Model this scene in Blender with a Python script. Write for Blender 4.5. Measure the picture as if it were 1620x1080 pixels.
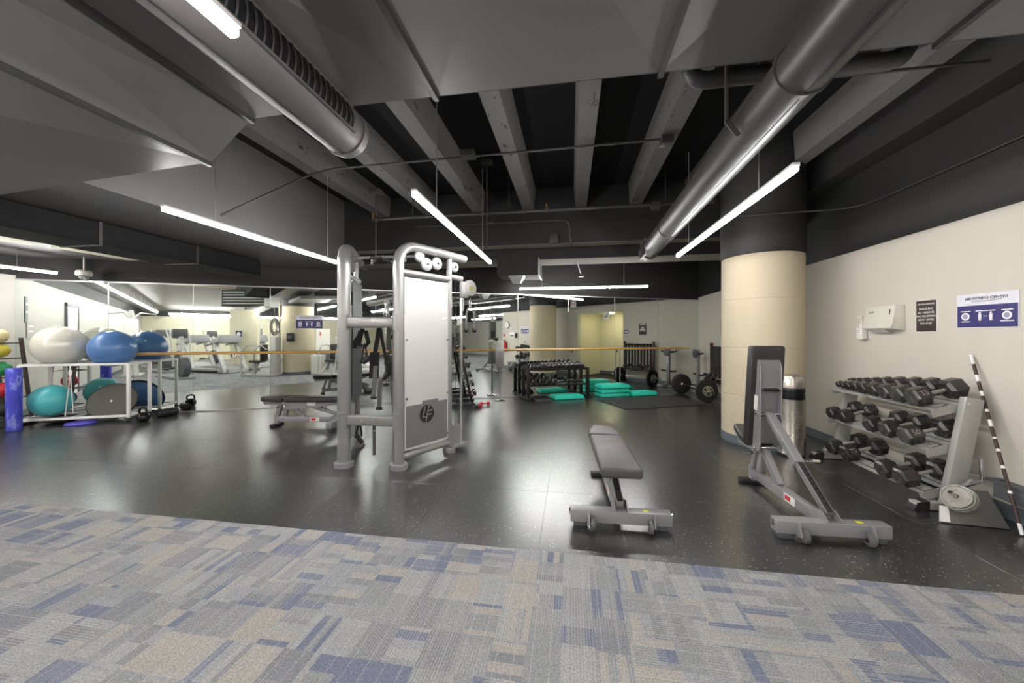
import bpy, bmesh, math, random
from mathutils import Vector, Matrix
random.seed(7)
scene = bpy.context.scene
for o in list(bpy.data.objects): bpy.data.objects.remove(o)
COL = scene.collection
PI = math.pi; R = math.radians

# ---------------------------------------------------------------- camera, world, exposure
cam = bpy.data.cameras.new('camera'); camo = bpy.data.objects.new('camera', cam); COL.objects.link(camo)
cam.sensor_width = 36; cam.lens = 585 / 1620 * 36; cam.shift_y = -10 / 1620; cam.clip_start = .05; cam.clip_end = 200
camo.location = (0, 0, 1.4); camo.rotation_euler = (PI / 2, 0, R(9.08)); scene.camera = camo
w = bpy.data.worlds.new('world'); scene.world = w; w.use_nodes = True
w.node_tree.nodes['Background'].inputs[0].default_value = (.9, .95, 1, 1); w.node_tree.nodes['Background'].inputs[1].default_value = .05
vs = scene.view_settings; vs.view_transform = 'Standard'; vs.look = 'None'; vs.exposure = 1.38; vs.gamma = 1; vs.use_curve_mapping = False
LAMP = 40.0          # emission of the linear tubes

# ---------------------------------------------------------------- materials
def lin(h):
    h = h.lstrip('#'); c = [int(h[i:i + 2], 16) / 255 for i in (0, 2, 4)]
    return tuple(x / 12.92 if x <= .04045 else ((x + .055) / 1.055) ** 2.4 for x in c) + (1,)
MATS = {}
class NT:
    def __init__(s, name):
        s.m = bpy.data.materials.new(name); s.m.use_nodes = True; s.t = s.m.node_tree; s.b = s.t.nodes['Principled BSDF']
    def n(s, typ, props=None, **inp):
        nd = s.t.nodes.new(typ)
        for k, v in (props or {}).items(): setattr(nd, k, v)
        for k, v in inp.items(): s.set(nd, k, v)
        return nd
    def set(s, nd, k, v):
        sock = nd.inputs[int(k[1:])] if k[0] == 'i' and k[1:].isdigit() else nd.inputs[k.replace('_', ' ')]
        if isinstance(v, bpy.types.NodeSocket): s.t.links.new(v, sock)
        else: sock.default_value = v
    def math(s, op, a, b=None, c=None):
        nd = s.n('ShaderNodeMath', {'operation': op}, i0=a)
        if b is not None: s.set(nd, 'i1', b)
        if c is not None: s.set(nd, 'i2', c)
        return nd.outputs[0]
    def mix(s, f, a, b, blend='MIX'):
        nd = s.n('ShaderNodeMix', {'data_type': 'RGBA', 'blend_type': blend})
        s.set(nd, 'i0', f); s.set(nd, 'i6', a); s.set(nd, 'i7', b); return nd.outputs[2]
    def ramp(s, f, stops, interp='LINEAR'):
        nd = s.n('ShaderNodeValToRGB'); cr = nd.color_ramp; cr.interpolation = interp
        while len(cr.elements) < len(stops): cr.elements.new(.5)
        for e, (p, c) in zip(cr.elements, stops): e.position = p; e.color = c
        s.set(nd, 'i0', f); return nd.outputs[0]
    def pos(s): return s.n('ShaderNodeNewGeometry').outputs['Position']
    def obj(s): return s.n('ShaderNodeTexCoord').outputs['Object']
    def P(s, **k):
        for a, v in k.items(): s.set(s.b, a, v)
def pm(name, col, rough=.5, metal=0, var=.08, scale=6, bump=0, bscale=200, spec=.5, rvar=.06, **k):
    if name in MATS: return MATS[name]
    t = NT(name); c = lin(col) if isinstance(col, str) else col
    nz = t.n('ShaderNodeTexNoise', Vector=t.obj(), Scale=scale, Detail=4.0).outputs[0]
    lo = tuple(x * (1 - var) for x in c[:3]) + (1,); hi = tuple(min(1, x * (1 + var)) for x in c[:3]) + (1,)
    t.P(Base_Color=t.mix(nz, lo, hi), Metallic=metal, Specular_IOR_Level=spec)
    t.P(Roughness=t.math('MULTIPLY_ADD', nz, rvar * 2, max(0.02, rough - rvar)))
    if bump:
        b = t.n('ShaderNodeTexNoise', Vector=t.obj(), Scale=bscale, Detail=2.0).outputs[0]
        t.P(Normal=t.n('ShaderNodeBump', Strength=bump, Distance=.002, Height=b).outputs[0])
    for a, v in k.items(): t.P(**{a: v})
    MATS[name] = t.m; return t.m
def emit(name, col, strength):
    if name in MATS: return MATS[name]
    t = NT(name); t.P(Base_Color=(.9, .9, .9, 1), Emission_Color=lin(col), Emission_Strength=strength); MATS[name] = t.m; return t.m

# carpet: mosaic of grey, blue and beige blocks with woven ribs
def carpet_mat():
    t = NT('carpet_mosaic'); p = t.pos()
    sep = t.n('ShaderNodeSeparateXYZ', i0=p); x, y = sep.outputs[0], sep.outputs[1]
    def fl(a, s): return t.math('FLOOR', t.math('DIVIDE', a, s))
    def rnd(a, b, seed):
        cv = t.n('ShaderNodeCombineXYZ', i0=a, i1=b, i2=seed).outputs[0]
        return t.n('ShaderNodeTexWhiteNoise', {'noise_dimensions': '3D'}, Vector=cv).outputs[0]
    x = t.math('ADD', x, 40.0); y = t.math('ADD', y, 40.0)
    tid = rnd(fl(x, .61), fl(y, .61), 1.5); bit = t.math('GREATER_THAN', tid, .3)
    def sw(a, b): return t.math('ADD', t.math('MULTIPLY', a, bit), t.math('MULTIPLY', b, t.math('SUBTRACT', 1.0, bit)))
    u, v = sw(x, y), sw(y, x)
    rA = rnd(fl(u, .0763), fl(v, .1017), 2.5); rC = rnd(fl(u, .1525), fl(v, .2033), 3.5); rC2 = rnd(fl(u, .1525), fl(v, .2033), 4.5)
    rD = rnd(fl(u, .0381), fl(v, .2033), 8.5); rE = rnd(fl(u, .1525), fl(v, .0508), 9.5)
    k1 = t.math('LESS_THAN', rC, .34); k2 = t.math('GREATER_THAN', rC, .84); k3 = t.math('LESS_THAN', t.math('ABSOLUTE', t.math('SUBTRACT', rC, .72)), .12)
    def sel(k, a, b): return t.math('ADD', t.math('MULTIPLY', k, a), t.math('MULTIPLY', t.math('SUBTRACT', 1.0, k), b))
    r = sel(k1, rC2, sel(k2, rD, sel(k3, rE, rA)))
    base = t.ramp(r, [(0, lin('#929394')), (.24, lin('#9f9f9e')), (.44, lin('#87888b')), (.60, lin('#a59f99')), (.72, lin('#777b8c')), (.90, lin('#98999c'))], 'CONSTANT')
    # woven ribs in some blocks
    rib = t.math('SINE', t.math('MULTIPLY', u, 2 * PI / .0135)); ribk = t.math('GREATER_THAN', rnd(fl(u, .1525), fl(v, .1525), 6.5), .45)
    ribv = t.math('MULTIPLY', t.math('GREATER_THAN', rib, .25), ribk)
    base = t.mix(t.math('MULTIPLY', ribv, .32), base, lin('#b9b7b2'))
    line = t.math('LESS_THAN', t.math('MODULO', u, .0763), .006)
    base = t.mix(t.math('MULTIPLY', line, .28), base, lin('#bdbab5'))
    n1 = t.n('ShaderNodeTexNoise', Vector=p, Scale=420.0, Detail=2.0).outputs[0]
    n2 = t.n('ShaderNodeTexNoise', Vector=p, Scale=130.0, Detail=3.0).outputs[0]
    g = t.ramp(t.math('MULTIPLY_ADD', n1, .5, t.math('MULTIPLY', n2, .5)), [(.3, (.42, .42, .42, 1)), (.7, (1.25, 1.25, 1.25, 1))])
    t.P(Base_Color=t.mix(1.0, base, g, 'MULTIPLY'), Roughness=.95, Specular_IOR_Level=.15)
    h = t.math('ADD', n1, t.math('MULTIPLY', ribv, .8))
    t.P(Normal=t.n('ShaderNodeBump', Strength=.55, Distance=.004, Height=h).outputs[0])
    return t.m
def rubber_mat():
    t = NT('speckled_rubber'); p = t.pos()
    v = t.n('ShaderNodeTexVoronoi', Vector=p, Scale=58.0); vc = t.n('ShaderNodeSeparateColor', i0=v.outputs['Color']).outputs
    size = t.math('MULTIPLY', t.math('POWER', vc[0], 1.7), .32)
    sp = t.math('MULTIPLY', t.math('LESS_THAN', v.outputs['Distance'], size), t.math('GREATER_THAN', vc[1], .2))
    nz = t.n('ShaderNodeTexNoise', Vector=p, Scale=1.3, Detail=5.0).outputs[0]
    fine = t.n('ShaderNodeTexNoise', Vector=p, Scale=350.0, Detail=2.0).outputs[0]
    base = t.mix(nz, lin('#151516'), lin('#1f1f20'))
    t.P(Base_Color=t.mix(t.math('MULTIPLY', sp, .9), base, lin('#a6a6a0')), Specular_IOR_Level=1.0, IOR=1.9)
    sm = t.n('ShaderNodeTexNoise', Vector=p, Scale=4.0, Detail=6.0).outputs[0]
    t.P(Roughness=t.math('MULTIPLY_ADD', sm, .03, .27))
    return t.m
def concrete_mat(name, a, b, stain, rough=.8):
    t = NT(name); p = t.pos()
    n1 = t.n('ShaderNodeTexNoise', Vector=p, Scale=3.0, Detail=8.0, Roughness=.7).outputs[0]
    n2 = t.n('ShaderNodeTexNoise', Vector=p, Scale=40.0, Detail=4.0).outputs[0]
    c = t.mix(n1, lin(a), lin(b)); k = t.ramp(n1, [(.60, (0, 0, 0, 1)), (.72, (1, 1, 1, 1))])
    c = t.mix(t.math('MULTIPLY', k, .35), c, lin(stain)); c = t.mix(t.math('MULTIPLY', n2, .12), c, lin(stain))
    pit = t.n('ShaderNodeTexVoronoi', Vector=p, Scale=9.0).outputs['Distance']
    c = t.mix(t.math('MULTIPLY', t.math('LESS_THAN', pit, .06), .6), c, lin(stain))
    t.P(Base_Color=c, Roughness=rough, Specular_IOR_Level=.3)
    t.P(Normal=t.n('ShaderNodeBump', Strength=.2, Distance=.006, Height=n2).outputs[0]); return t.m
def joist_mat():
    t = NT('worn_black_joist'); p = t.pos()
    mp = t.n('ShaderNodeMapping', Vector=p, Scale=(6.0, 1.6, 6.0)).outputs[0]
    n1 = t.n('ShaderNodeTexNoise', Vector=mp, Scale=1.6, Detail=9.0, Roughness=.75).outputs[0]
    k = t.ramp(n1, [(.60, (0, 0, 0, 1)), (.64, (1, 1, 1, 1))])
    c = t.mix(n1, lin('#5b5a5a'), lin('#716f6d')); c = t.mix(k, c, lin('#232222'))
    t.P(Base_Color=c, Roughness=.7, Specular_IOR_Level=.3); return t.m
M = dict(
    carpet=carpet_mat(), rubber=rubber_mat(),
    wall=pm('warm_wall_paint', '#c2bcb0', .75, var=.03, bump=.1),
    wall_green=pm('pale_green_wall_paint', '#c9c8b0', .75, var=.03, bump=.1),
    white_wall=pm('white_wall_paint', '#b4b2a9', .7, var=.03, bump=.1),
    vest=pm('cream_vestibule_paint', '#d6d1b6', .7, var=.03),
    black=pm('black_ceiling_paint', '#2e2d2d', .62, var=.15, scale=3, spec=.35),
    slab=pm('black_slab_paint', '#19191a', .75, var=.2, scale=3, spec=.2),
    joist=joist_mat(),
    beam=concrete_mat('raw_beam_concrete', '#6a675f', '#8d897e', '#3a3835'),
    column=concrete_mat('cream_column_concrete', '#b8ac92', '#c9bfa7', '#9c8d6e'),
    base=pm('grey_blue_vinyl_base', '#5d656b', .5, var=.05),
    duct=pm('black_painted_duct', '#605d5d', .42, var=.10, scale=2.5, spec=.5),
    duct2=pm('dark_grey_round_duct', '#625f5d', .46, metal=.1, var=.10, scale=2, spec=.5),
    duct3=pm('charcoal_round_duct', '#403e3d', .38, metal=.1, var=.10, scale=2, spec=.5),
    shroudg=pm('grey_shroud_plastic', '#6e6d6b', .35, var=.05),
    seam=pm('duct_seam_metal', '#3a3838', .45, metal=.3),
    pipe=pm('black_painted_pipe', '#3b3a3a', .45, var=.12),
    mirror=pm('mirror_glass', '#e6ebe6', .012, metal=1, var=.01, rvar=0),
    chan=pm('brushed_aluminium_channel', '#c9cac8', .3, metal=.9),
    silver=pm('silver_powder_coat', '#8f8d8b', .3, metal=.45, var=.04, spec=.5),
    silver2=pm('grey_powder_coat', '#908f8f', .38, metal=.3, var=.05),
    rackgrey=pm('rack_grey_paint', '#a3a39d', .45, metal=.2, var=.05),
    chrome=pm('chrome', '#dddddd', .1, metal=1, var=.02, rvar=.03),
    steel=pm('brushed_stainless', '#bdb8ae', .28, metal=.9, var=.06),
    vinyl=pm('black_vinyl_upholstery', '#2b2827', .42, var=.12, bump=.15, bscale=300),
    vinylg=pm('charcoal_vinyl_upholstery', '#4a4646', .45, var=.08, bump=.15, bscale=300),
    rub=pm('black_rubber', '#1d1c1c', .6, var=.15),
    hexr=pm('hex_head_rubber', '#2b2826', .27, var=.25, scale=18, spec=.6),
    blackm=pm('black_powder_coat', '#191919', .4, var=.1),
    strap=pm('black_webbing', '#151413', .8, var=.2, scale=60),
    strapg=pm('grey_padded_bar', '#5b5a58', .6),
    white=pm('white_enamel', '#e6e3df', .35, var=.03),
    plastic=pm('white_plastic', '#d8d6ce', .4, var=.03),
    offw=pm('off_white_dispenser', '#cfcbbf', .4, var=.04),
    wood=pm('light_wood_barre', '#c69a5a', .4, var=.2, scale=12),
    teal=pm('teal_step_plastic', '#27cdb5', .45, var=.06),
    tealball=pm('teal_ball_vinyl', '#4fb0b4', .35, var=.05),
    blueball=pm('blue_ball_vinyl', '#527ab0', .3, var=.05),
    whiteball=pm('pearl_ball_vinyl', '#d9d6c8', .22, metal=.1, var=.03),
    foam=None, yellow=pm('yellow_ball_rubber', '#b9ab3c', .5), beige=pm('beige_ball_rubber', '#cdbf8e', .5),
    green=pm('green_ball_rubber', '#24834b', .5), red=pm('red_rubber', '#c5222f', .45), purple=pm('purple_plastic', '#5b4fc4', .4),
    mat=pm('dark_grey_mat', '#333331', .85, var=.15, bump=.4, bscale=120),
    lbl=pm('pale_label', '#dedcd6', .5), yel=pm('yellow_sticker', '#d8d630', .5), dark=pm('dark_label', '#3a2f2e', .5, var=.03),
    navy=pm('navy_sign_panel', '#2f2b66', .45, var=.03), signw=pm('pale_sign_panel', '#d4d3da', .45, var=.02), ink=pm('dark_ink', '#25232c', .5), letter=pm('white_lettering', '#e9e7e4', .5, var=.01),
    tread=pm('treadmill_grey', '#8f9092', .45), treadb=pm('treadmill_belt', '#252525', .7), machine=pm('machine_silver', '#b9b8b2', .4, metal=.25),
    shroud=pm('dark_green_grey_shroud', '#55584e', .45), screen=pm('blue_screen', '#3d6f92', .25), whitep=pm('white_panel_paint', '#e7e5df', .45),
    bag=pm('black_bag_plastic', '#111111', .25, bump=1.0, bscale=30),
    frost=None, iron=pm('grey_cast_iron', '#8d8a82', .5, metal=.3, var=.15, scale=20), castplate=pm('grey_cast_platform', '#64635e', .55, metal=.2, var=.15, scale=9),
    slate=pm('slate_frame_paint', '#56585b', .5, metal=.2),
)
def foam_mat():
    t = NT('blue_marbled_foam'); n = t.n('ShaderNodeTexNoise', Vector=t.n('ShaderNodeMapping', Vector=t.obj(), Scale=(1.0, 1.0, .25)).outputs[0], Scale=14.0, Detail=5.0).outputs[0]
    t.P(Base_Color=t.ramp(n, [(.3, lin('#3a3aa6')), (.55, lin('#4a50c6')), (.62, lin('#8d93dc')), (.68, lin('#4348bb'))]), Roughness=.75); return t.m
def frost_mat():
    t = NT('frosted_polycarbonate'); n = t.n('ShaderNodeTexNoise', Vector=t.obj(), Scale=3.0, Detail=2.0).outputs[0]
    t.P(Base_Color=t.mix(n, lin('#c4c4c1'), lin('#cfcfcb')), Roughness=.3, Alpha=.82); return t.m
M['foam'] = foam_mat(); M['frost'] = frost_mat()
LED = emit('led_diffuser', '#fffdfc', LAMP)

# ---------------------------------------------------------------- mesh helpers
def V3(a): return Vector(a)
def frame(d, up=(0, 0, 1)):
    d = Vector(d).normalized(); up = Vector(up)
    if abs(d.dot(up)) > .999: up = Vector((0, 1, 0))
    x = d.cross(up).normalized(); y = x.cross(d).normalized(); return x, y, d
class MB:
    def __init__(s): s.v = []; s.f = []; s.bm = None
    def add(s, vs, fs, T=None):
        o = len(s.v); s.v += [tuple(T @ Vector(p)) if T else tuple(p) for p in vs]; s.f += [tuple(i + o for i in f) for f in fs]; return s
    def box(s, c, d, T=None):
        x, y, z = [a / 2 for a in d]; vs = [(c[0] + i * x, c[1] + j * y, c[2] + k * z) for i in (-1, 1) for j in (-1, 1) for k in (-1, 1)]
        return s.add(vs, [(0, 1, 3, 2), (4, 6, 7, 5), (0, 4, 5, 1), (2, 3, 7, 6), (0, 2, 6, 4), (1, 5, 7, 3)], T)
    def bar(s, p, q, wd, h, up=(0, 0, 1)):
        p, q = V3(p), V3(q); x, y, d = frame(q - p, up); vs = []
        for c in (p, q):
            for i, j in ((-1, -1), (1, -1), (1, 1), (-1, 1)): vs.append(c + x * i * wd / 2 + y * j * h / 2)
        return s.add(vs, [(3, 2, 1, 0), (4, 5, 6, 7), (0, 1, 5, 4), (1, 2, 6, 5), (2, 3, 7, 6), (3, 0, 4, 7)])
    def cyl(s, p, q, r, n=16, r2=None):
        r2 = r if r2 is None else r2; p, q = V3(p), V3(q); x, y, d = frame(q - p); vs = []
        for c, rr in ((p, r), (q, r2)):
            for i in range(n): a = 2 * PI * i / n; vs.append(c + (x * math.cos(a) + y * math.sin(a)) * rr)
        fs = [(i, (i + 1) % n, n + (i + 1) % n, n + i) for i in range(n)] + [tuple(range(n - 1, -1, -1)), tuple(range(n, 2 * n))]
        return s.add(vs, fs)
    def tube(s, pts, r, n=10, ry=None, up=(0, 0, 1), closed=False):
        pts = [V3(p) for p in pts]; ry = ry or r; m = len(pts); vs = []; prev = None
        for k, p in enumerate(pts):
            if closed: d = pts[(k + 1) % m] - pts[k - 1]
            else: d = (pts[min(k + 1, m - 1)] - pts[max(k - 1, 0)])
            d.normalize()
            if prev is None: x, y, _ = frame(d, up)
            else:
                x = prev - d * prev.dot(d); x.normalize(); y = d.cross(x) * -1; y = x.cross(d)
            prev = x
            for i in range(n): a = 2 * PI * i / n; vs.append(p + x * math.cos(a) * r + y * math.sin(a) * ry)
        fs = [(k * n + i, k * n + (i + 1) % n, ((k + 1) % m) * n + (i + 1) % n, ((k + 1) % m) * n + i) for k in range(m if closed else m - 1) for i in range(n)]
        if not closed: fs += [tuple(range(n - 1, -1, -1)), tuple(range((m - 1) * n, m * n))]
        return s.add(vs, fs)
    def ribbon(s, pts, wd, th, side):
        pts = [V3(p) for p in pts]; sd = V3(side).normalized(); vs = []; m = len(pts)
        for k, p in enumerate(pts):
            d = (pts[min(k + 1, m - 1)] - pts[max(k - 1, 0)]).normalized(); nn = d.cross(sd).normalized()
            for a, b in ((-1, -1), (1, -1), (1, 1), (-1, 1)): vs.append(p + sd * a * wd / 2 + nn * b * th / 2)
        fs = [(k * 4 + i, k * 4 + (i + 1) % 4, k * 4 + 4 + (i + 1) % 4, k * 4 + 4 + i) for k in range(m - 1) for i in range(4)]
        return s.add(vs, fs + [(3, 2, 1, 0), tuple(range(4 * m - 4, 4 * m))])
    def lathe(s, prof, n=24, T=None, ring=False):
        vs = []; m = len(prof)
        for r, z in prof:
            for i in range(n): a = 2 * PI * i / n; vs.append((r * math.cos(a), r * math.sin(a), z))
        fs = [(k * n + i, k * n + (i + 1) % n, k * n + n + (i + 1) % n, k * n + n + i) for k in range(m - 1) for i in range(n)]
        if ring: fs += [((m - 1) * n + i, (m - 1) * n + (i + 1) % n, (i + 1) % n, i) for i in range(n)]
        else: fs += [tuple(range(n - 1, -1, -1)), tuple(range((m - 1) * n, m * n))]
        return s.add(vs, fs, T)
    def prism(s, poly, h, T=None):
        n = len(poly); vs = [(x, y, -h / 2) for x, y in poly] + [(x, y, h / 2) for x, y in poly]
        return s.add(vs, [tuple(range(n - 1, -1, -1)), tuple(range(n, 2 * n))] + [(i, (i + 1) % n, n + (i + 1) % n, n + i) for i in range(n)], T)
    def sphere(s, c, r, nu=32, nv=18, sc=(1, 1, 1)):
        vs = [(c[0], c[1], c[2] - r * sc[2])]
        for j in range(1, nv):
            t = PI * j / nv
            for i in range(nu): a = 2 * PI * i / nu; vs.append((c[0] + r * sc[0] * math.sin(t) * math.cos(a), c[1] + r * sc[1] * math.sin(t) * math.sin(a), c[2] - r * sc[2] * math.cos(t)))
        vs.append((c[0], c[1], c[2] + r * sc[2])); L = len(vs) - 1; fs = []
        for i in range(nu): fs.append((0, 1 + (i + 1) % nu, 1 + i)); fs.append((L, L - nu + i, L - nu + (i + 1) % nu))
        for j in range(nv - 2):
            for i in range(nu): a = 1 + j * nu; fs.append((a + i, a + (i + 1) % nu, a + nu + (i + 1) % nu, a + nu + i))
        return s.add(vs, fs)
    def mesh(s, name, mat, bevel=0, seg=2, ang=38):
        me = bpy.data.meshes.new(name); me.from_pydata(s.v, [], s.f); bm = bmesh.new(); bm.from_mesh(me)
        bmesh.ops.recalc_face_normals(bm, faces=bm.faces)
        if bevel:
            ed = [e for e in bm.edges if len(e.link_faces) == 2 and e.calc_face_angle(0) > R(50)]
            bmesh.ops.bevel(bm, geom=ed, offset=bevel, segments=seg, affect='EDGES', profile=.5, clamp_overlap=True)
        bm.to_mesh(me); bm.free(); me.polygons.foreach_set('use_smooth', [True] * len(me.polygons)); me.set_sharp_from_angle(angle=R(ang))
        me.materials.append(mat); return me
    def build(s, name, mat, parent=None, bevel=0, seg=2, ang=38, label=None):
        o = bpy.data.objects.new(name, s.mesh(name, mat, bevel, seg, ang)); COL.objects.link(o)
        if parent: o.parent = parent
        if label: o['label'] = label
        return o
def tag(o, label, cat, group=None, kind=None):
    o['label'] = label; o['category'] = cat
    if group: o['group'] = group
    if kind: o['kind'] = kind
    return o
def thing(name, label, cat, loc=(0, 0, 0), rz=0, group=None, rot=None):
    o = bpy.data.objects.new(name, None); COL.objects.link(o); o.empty_display_size = .1
    o.location = loc; o.rotation_euler = rot or (0, 0, rz); return tag(o, label, cat, group)
def struct(o, label, cat='structure'): o['kind'] = 'structure'; o['label'] = label; o['category'] = cat; return o
def inst(src, parent, loc=(0, 0, 0), rot=(0, 0, 0), name=None, scale=None):
    o = src.copy(); COL.objects.link(o); o.parent = parent; o.location = loc; o.rotation_euler = rot
    if scale: o.scale = scale
    if name: o.name = name
    return o
def from_mesh(name, me, parent=None, loc=(0, 0, 0), rot=(0, 0, 0)):
    o = bpy.data.objects.new(name, me); COL.objects.link(o); o.parent = parent; o.location = loc; o.rotation_euler = rot; return o
def dup(root, loc, rot, label, group=None):
    r = root.copy(); COL.objects.link(r); r.location = loc; r.rotation_euler = rot if not isinstance(rot, (int, float)) else (0, 0, rot); r['label'] = label
    if group: r['group'] = group
    for ch in list(root.children):
        c = ch.copy(); COL.objects.link(c); c.parent = r
        for g in ch.children: d = g.copy(); COL.objects.link(d); d.parent = c
    return r
def text(name, body, size, mat, parent, loc, rot=(PI / 2, 0, 0), ext=.0006, sx=1, align='CENTER'):
    cu = bpy.data.curves.new(name, 'FONT'); cu.body = body; cu.size = size; cu.extrude = ext; cu.align_x = align; cu.align_y = 'CENTER'; cu.resolution_u = 2
    t = bpy.data.objects.new(name, cu); COL.objects.link(t); bpy.context.view_layer.update()
    me = bpy.data.meshes.new_from_object(t.evaluated_get(bpy.context.evaluated_depsgraph_get())); bpy.data.objects.remove(t)
    me.materials.clear(); me.materials.append(mat); o = bpy.data.objects.new(name, me); COL.objects.link(o); o.parent = parent; o.location = loc; o.rotation_euler = rot; o.scale = (sx, 1, 1); return o
ORD = ['first', 'second', 'third', 'fourth', 'fifth', 'sixth', 'seventh', 'eighth', 'ninth', 'tenth', 'eleventh', 'twelfth', 'thirteenth', 'fourteenth', 'fifteenth']
def arc(c, a0, a1, r, ex, ey, n=8):
    return [V3(c) + V3(ex) * r * math.cos(a0 + (a1 - a0) * i / n) + V3(ey) * r * math.sin(a0 + (a1 - a0) * i / n) for i in range(n + 1)]

# ---------------------------------------------------------------- the room
XW = 3.3; XL = -9.06; TH = R(24.5)
MD = Vector((math.cos(TH), math.sin(TH), 0)); MN = Vector((math.sin(TH), -math.cos(TH), 0))     # along the mirror wall / into the room
MA = Vector((-9.06, 4.729, 0)); MBp = Vector((3.3, 10.361, 0)); ML = (MBp - MA).length
def ms(s, off=0, z=0): p = MA + MD * s + MN * off; return (p.x, p.y, z)
WT = 2.39; SLAB = 3.85
def clip(poly):                                   # keep what lies on the room's side of the mirror wall
    out = []; n = len(poly); D = lambda p: (Vector((p[0], p[1], 0)) - MA).dot(MN)
    for i in range(n):
        a, b = poly[i], poly[(i + 1) % n]; da, db = D(a), D(b)
        if da >= 0: out.append(a)
        if (da >= 0) != (db >= 0): t = da / (da - db); out.append((a[0] + (b[0] - a[0]) * t, a[1] + (b[1] - a[1]) * t))
    return out
floor = MB().box((0, -.3, -.06), (18.3, 23.6, .08)).build('floor', M['rub']); struct(floor, 'black speckled rubber floor meeting patterned carpet tiles', 'floor')
# rubber tiles
T = .915; y = 2.4; iy = 0
while y < 10.3:
    x = XL - .3
    while x < XW:
        p = clip([(max(x, XL) + .0006, y + .0006), (min(x + T, XW) - .0006, y + .0006), (min(x + T, XW) - .0006, y + T - .0006), (max(x, XL) + .0006, y + T - .0006)])
        if len(p) > 2: MB().prism(p, .02, Matrix.Translation((0, 0, -.01))).build('rubber_tile', M['rubber'], floor, bevel=.0008, seg=1)
        x += T
    y += T
CT = .61; me = MB().box((0, 0, 0), (CT - .0008, CT - .0008, .02)).mesh('carpet_tile', M['carpet'])
for j in range(7):
    x = XL
    while x < XW - .02:
        wd = min(CT, XW - x)
        if wd > CT - .01: from_mesh('carpet_tile', me, floor, (x + CT / 2, 2.4 - CT * (j + .5), -.009))
        else: MB().box((x + wd / 2, 2.4 - CT * (j + .5), -.009), (wd - .0008, CT - .0008, .02)).build('carpet_tile', M['carpet'], floor)
        x += CT
MB().box((-.03, (-12 + 2.4 - 7 * CT) / 2, -.009), (18.06, 2.4 - 7 * CT + 12 - .001, .02)).box(((XW + 9) / 2, .1 - .03, -.009), (9 - XW, 4.1, .02)).build('carpet_field', M['carpet'], floor)

def wallseg(name, parent, x0, x1, y0, y1, z0, z1, m): return MB().box(((x0 + x1) / 2, (y0 + y1) / 2, (z0 + z1) / 2), (x1 - x0, y1 - y0, z1 - z0)).build(name, m, parent)
wr = MB().box((XW + .075, (2.1 + 6.29) / 2, WT / 2), (.15, 6.29 - 2.1, WT)).box((XW + .075, (8.08 + 10.42) / 2, WT / 2), (.15, 2.34, WT)).box((XW + .075, 7.185, (2.15 + WT) / 2), (.15, 1.79, WT - 2.15)).build('wall_right', M['wall'])
struct(wr, 'warm beige painted wall behind the grey dumbbell rack', 'wall')
wallseg('upper_wall', wr, XW + .003, XW + .15, 2.1, 10.42, WT, SLAB, M['black'])
wallseg('baseboard', wr, XW - .012, XW, 2.1, 6.29, 0, .11, M['base']); wallseg('baseboard', wr, XW - .012, XW, 8.08, 10.34, 0, .11, M['base'])
# vestibule behind the opening
dv = MB().box((4.6, 7.185, WT / 2), (.1, 2.0, WT)).box((4.0, 6.24, WT / 2), (1.1, .1, WT)).box((4.0, 8.13, WT / 2), (1.1, .1, WT)).box((4.0, 7.185, 2.21), (1.1, 1.9, .1)).build('wall_vestibule', M['vest'])
struct(dv, 'cream wall of the lit entry recess seen in the mirror', 'wall')
wallseg('baseboard', dv, 4.53, 4.55, 6.29, 8.08, 0, .11, M['base'])
dl = MB().lathe([(.11, 0), (.11, .02), (.1, .025)], 20, Matrix.Translation((3.9, 7.2, 2.13))).build('ceiling_lamp', emit('warm_lamp', '#fff3cf', 30)); tag(dl, 'round flat ceiling lamp inside the entry recess', 'lamp')
wl = wallseg('wall_left', None, XL - .15, XL, -12, 4.8, 0, WT, M['white_wall']); struct(wl, 'off-white wall at the far left, beside the ball racks', 'wall')
wallseg('upper_wall', wl, XL - .15, XL - .003, -12, 4.8, WT, SLAB, M['black']); wallseg('baseboard', wl, XL, XL + .012, -12, 4.7, 0, .11, M['base'])
wb = MB()
for off, z0, z1 in ((-.012, 0, WT - .06),):
    a, b = MA + MD * -.1 + MN * off, MBp + MD * .1 + MN * off; c, d = b - MN * .15, a - MN * .15
    wb.prism([(p.x, p.y) for p in (a, b, c, d)], z1 - z0, Matrix.Translation((0, 0, (z0 + z1) / 2)))
wb = wb.build('wall_back', M['white_wall']); struct(wb, 'mirrored back wall, painted black above the mirrors', 'wall')
a, b = MA + MD * -.1 - MN * .008, MBp + MD * .1 - MN * .008; c, d = b - MN * .15, a - MN * .15
MB().prism([(p.x, p.y) for p in (a, b, c, d)], SLAB - 2.33, Matrix.Translation((0, 0, (SLAB + 2.33) / 2))).build('upper_wall', M['black'], wb)
rear = wallseg('wall_rear', None, XL, 9, -12.15, -12, 0, WT, M['vest']); struct(rear, 'pale yellow far wall behind the treadmills in the mirror', 'wall')
wallseg('upper_wall', rear, XL, 9, -12.15, -12.003, WT, SLAB, M['black'])
wj = wallseg('wall_jog', None, XW + .15, 9, 2.1, 2.25, 0, WT, M['white_wall']); struct(wj, 'off-white wall turning the corner past the mirror', 'wall'); wallseg('upper_wall', wj, XW + .15, 9, 2.103, 2.25, WT, SLAB, M['black'])
we = wallseg('wall_far_right', None, 9, 9.15, -12, 2.2, 0, WT, M['white_wall']); struct(we, 'off-white end wall of the machine area', 'wall'); wallseg('upper_wall', we, 9.003, 9.15, -12, 2.2, WT, SLAB, M['black'])

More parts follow.
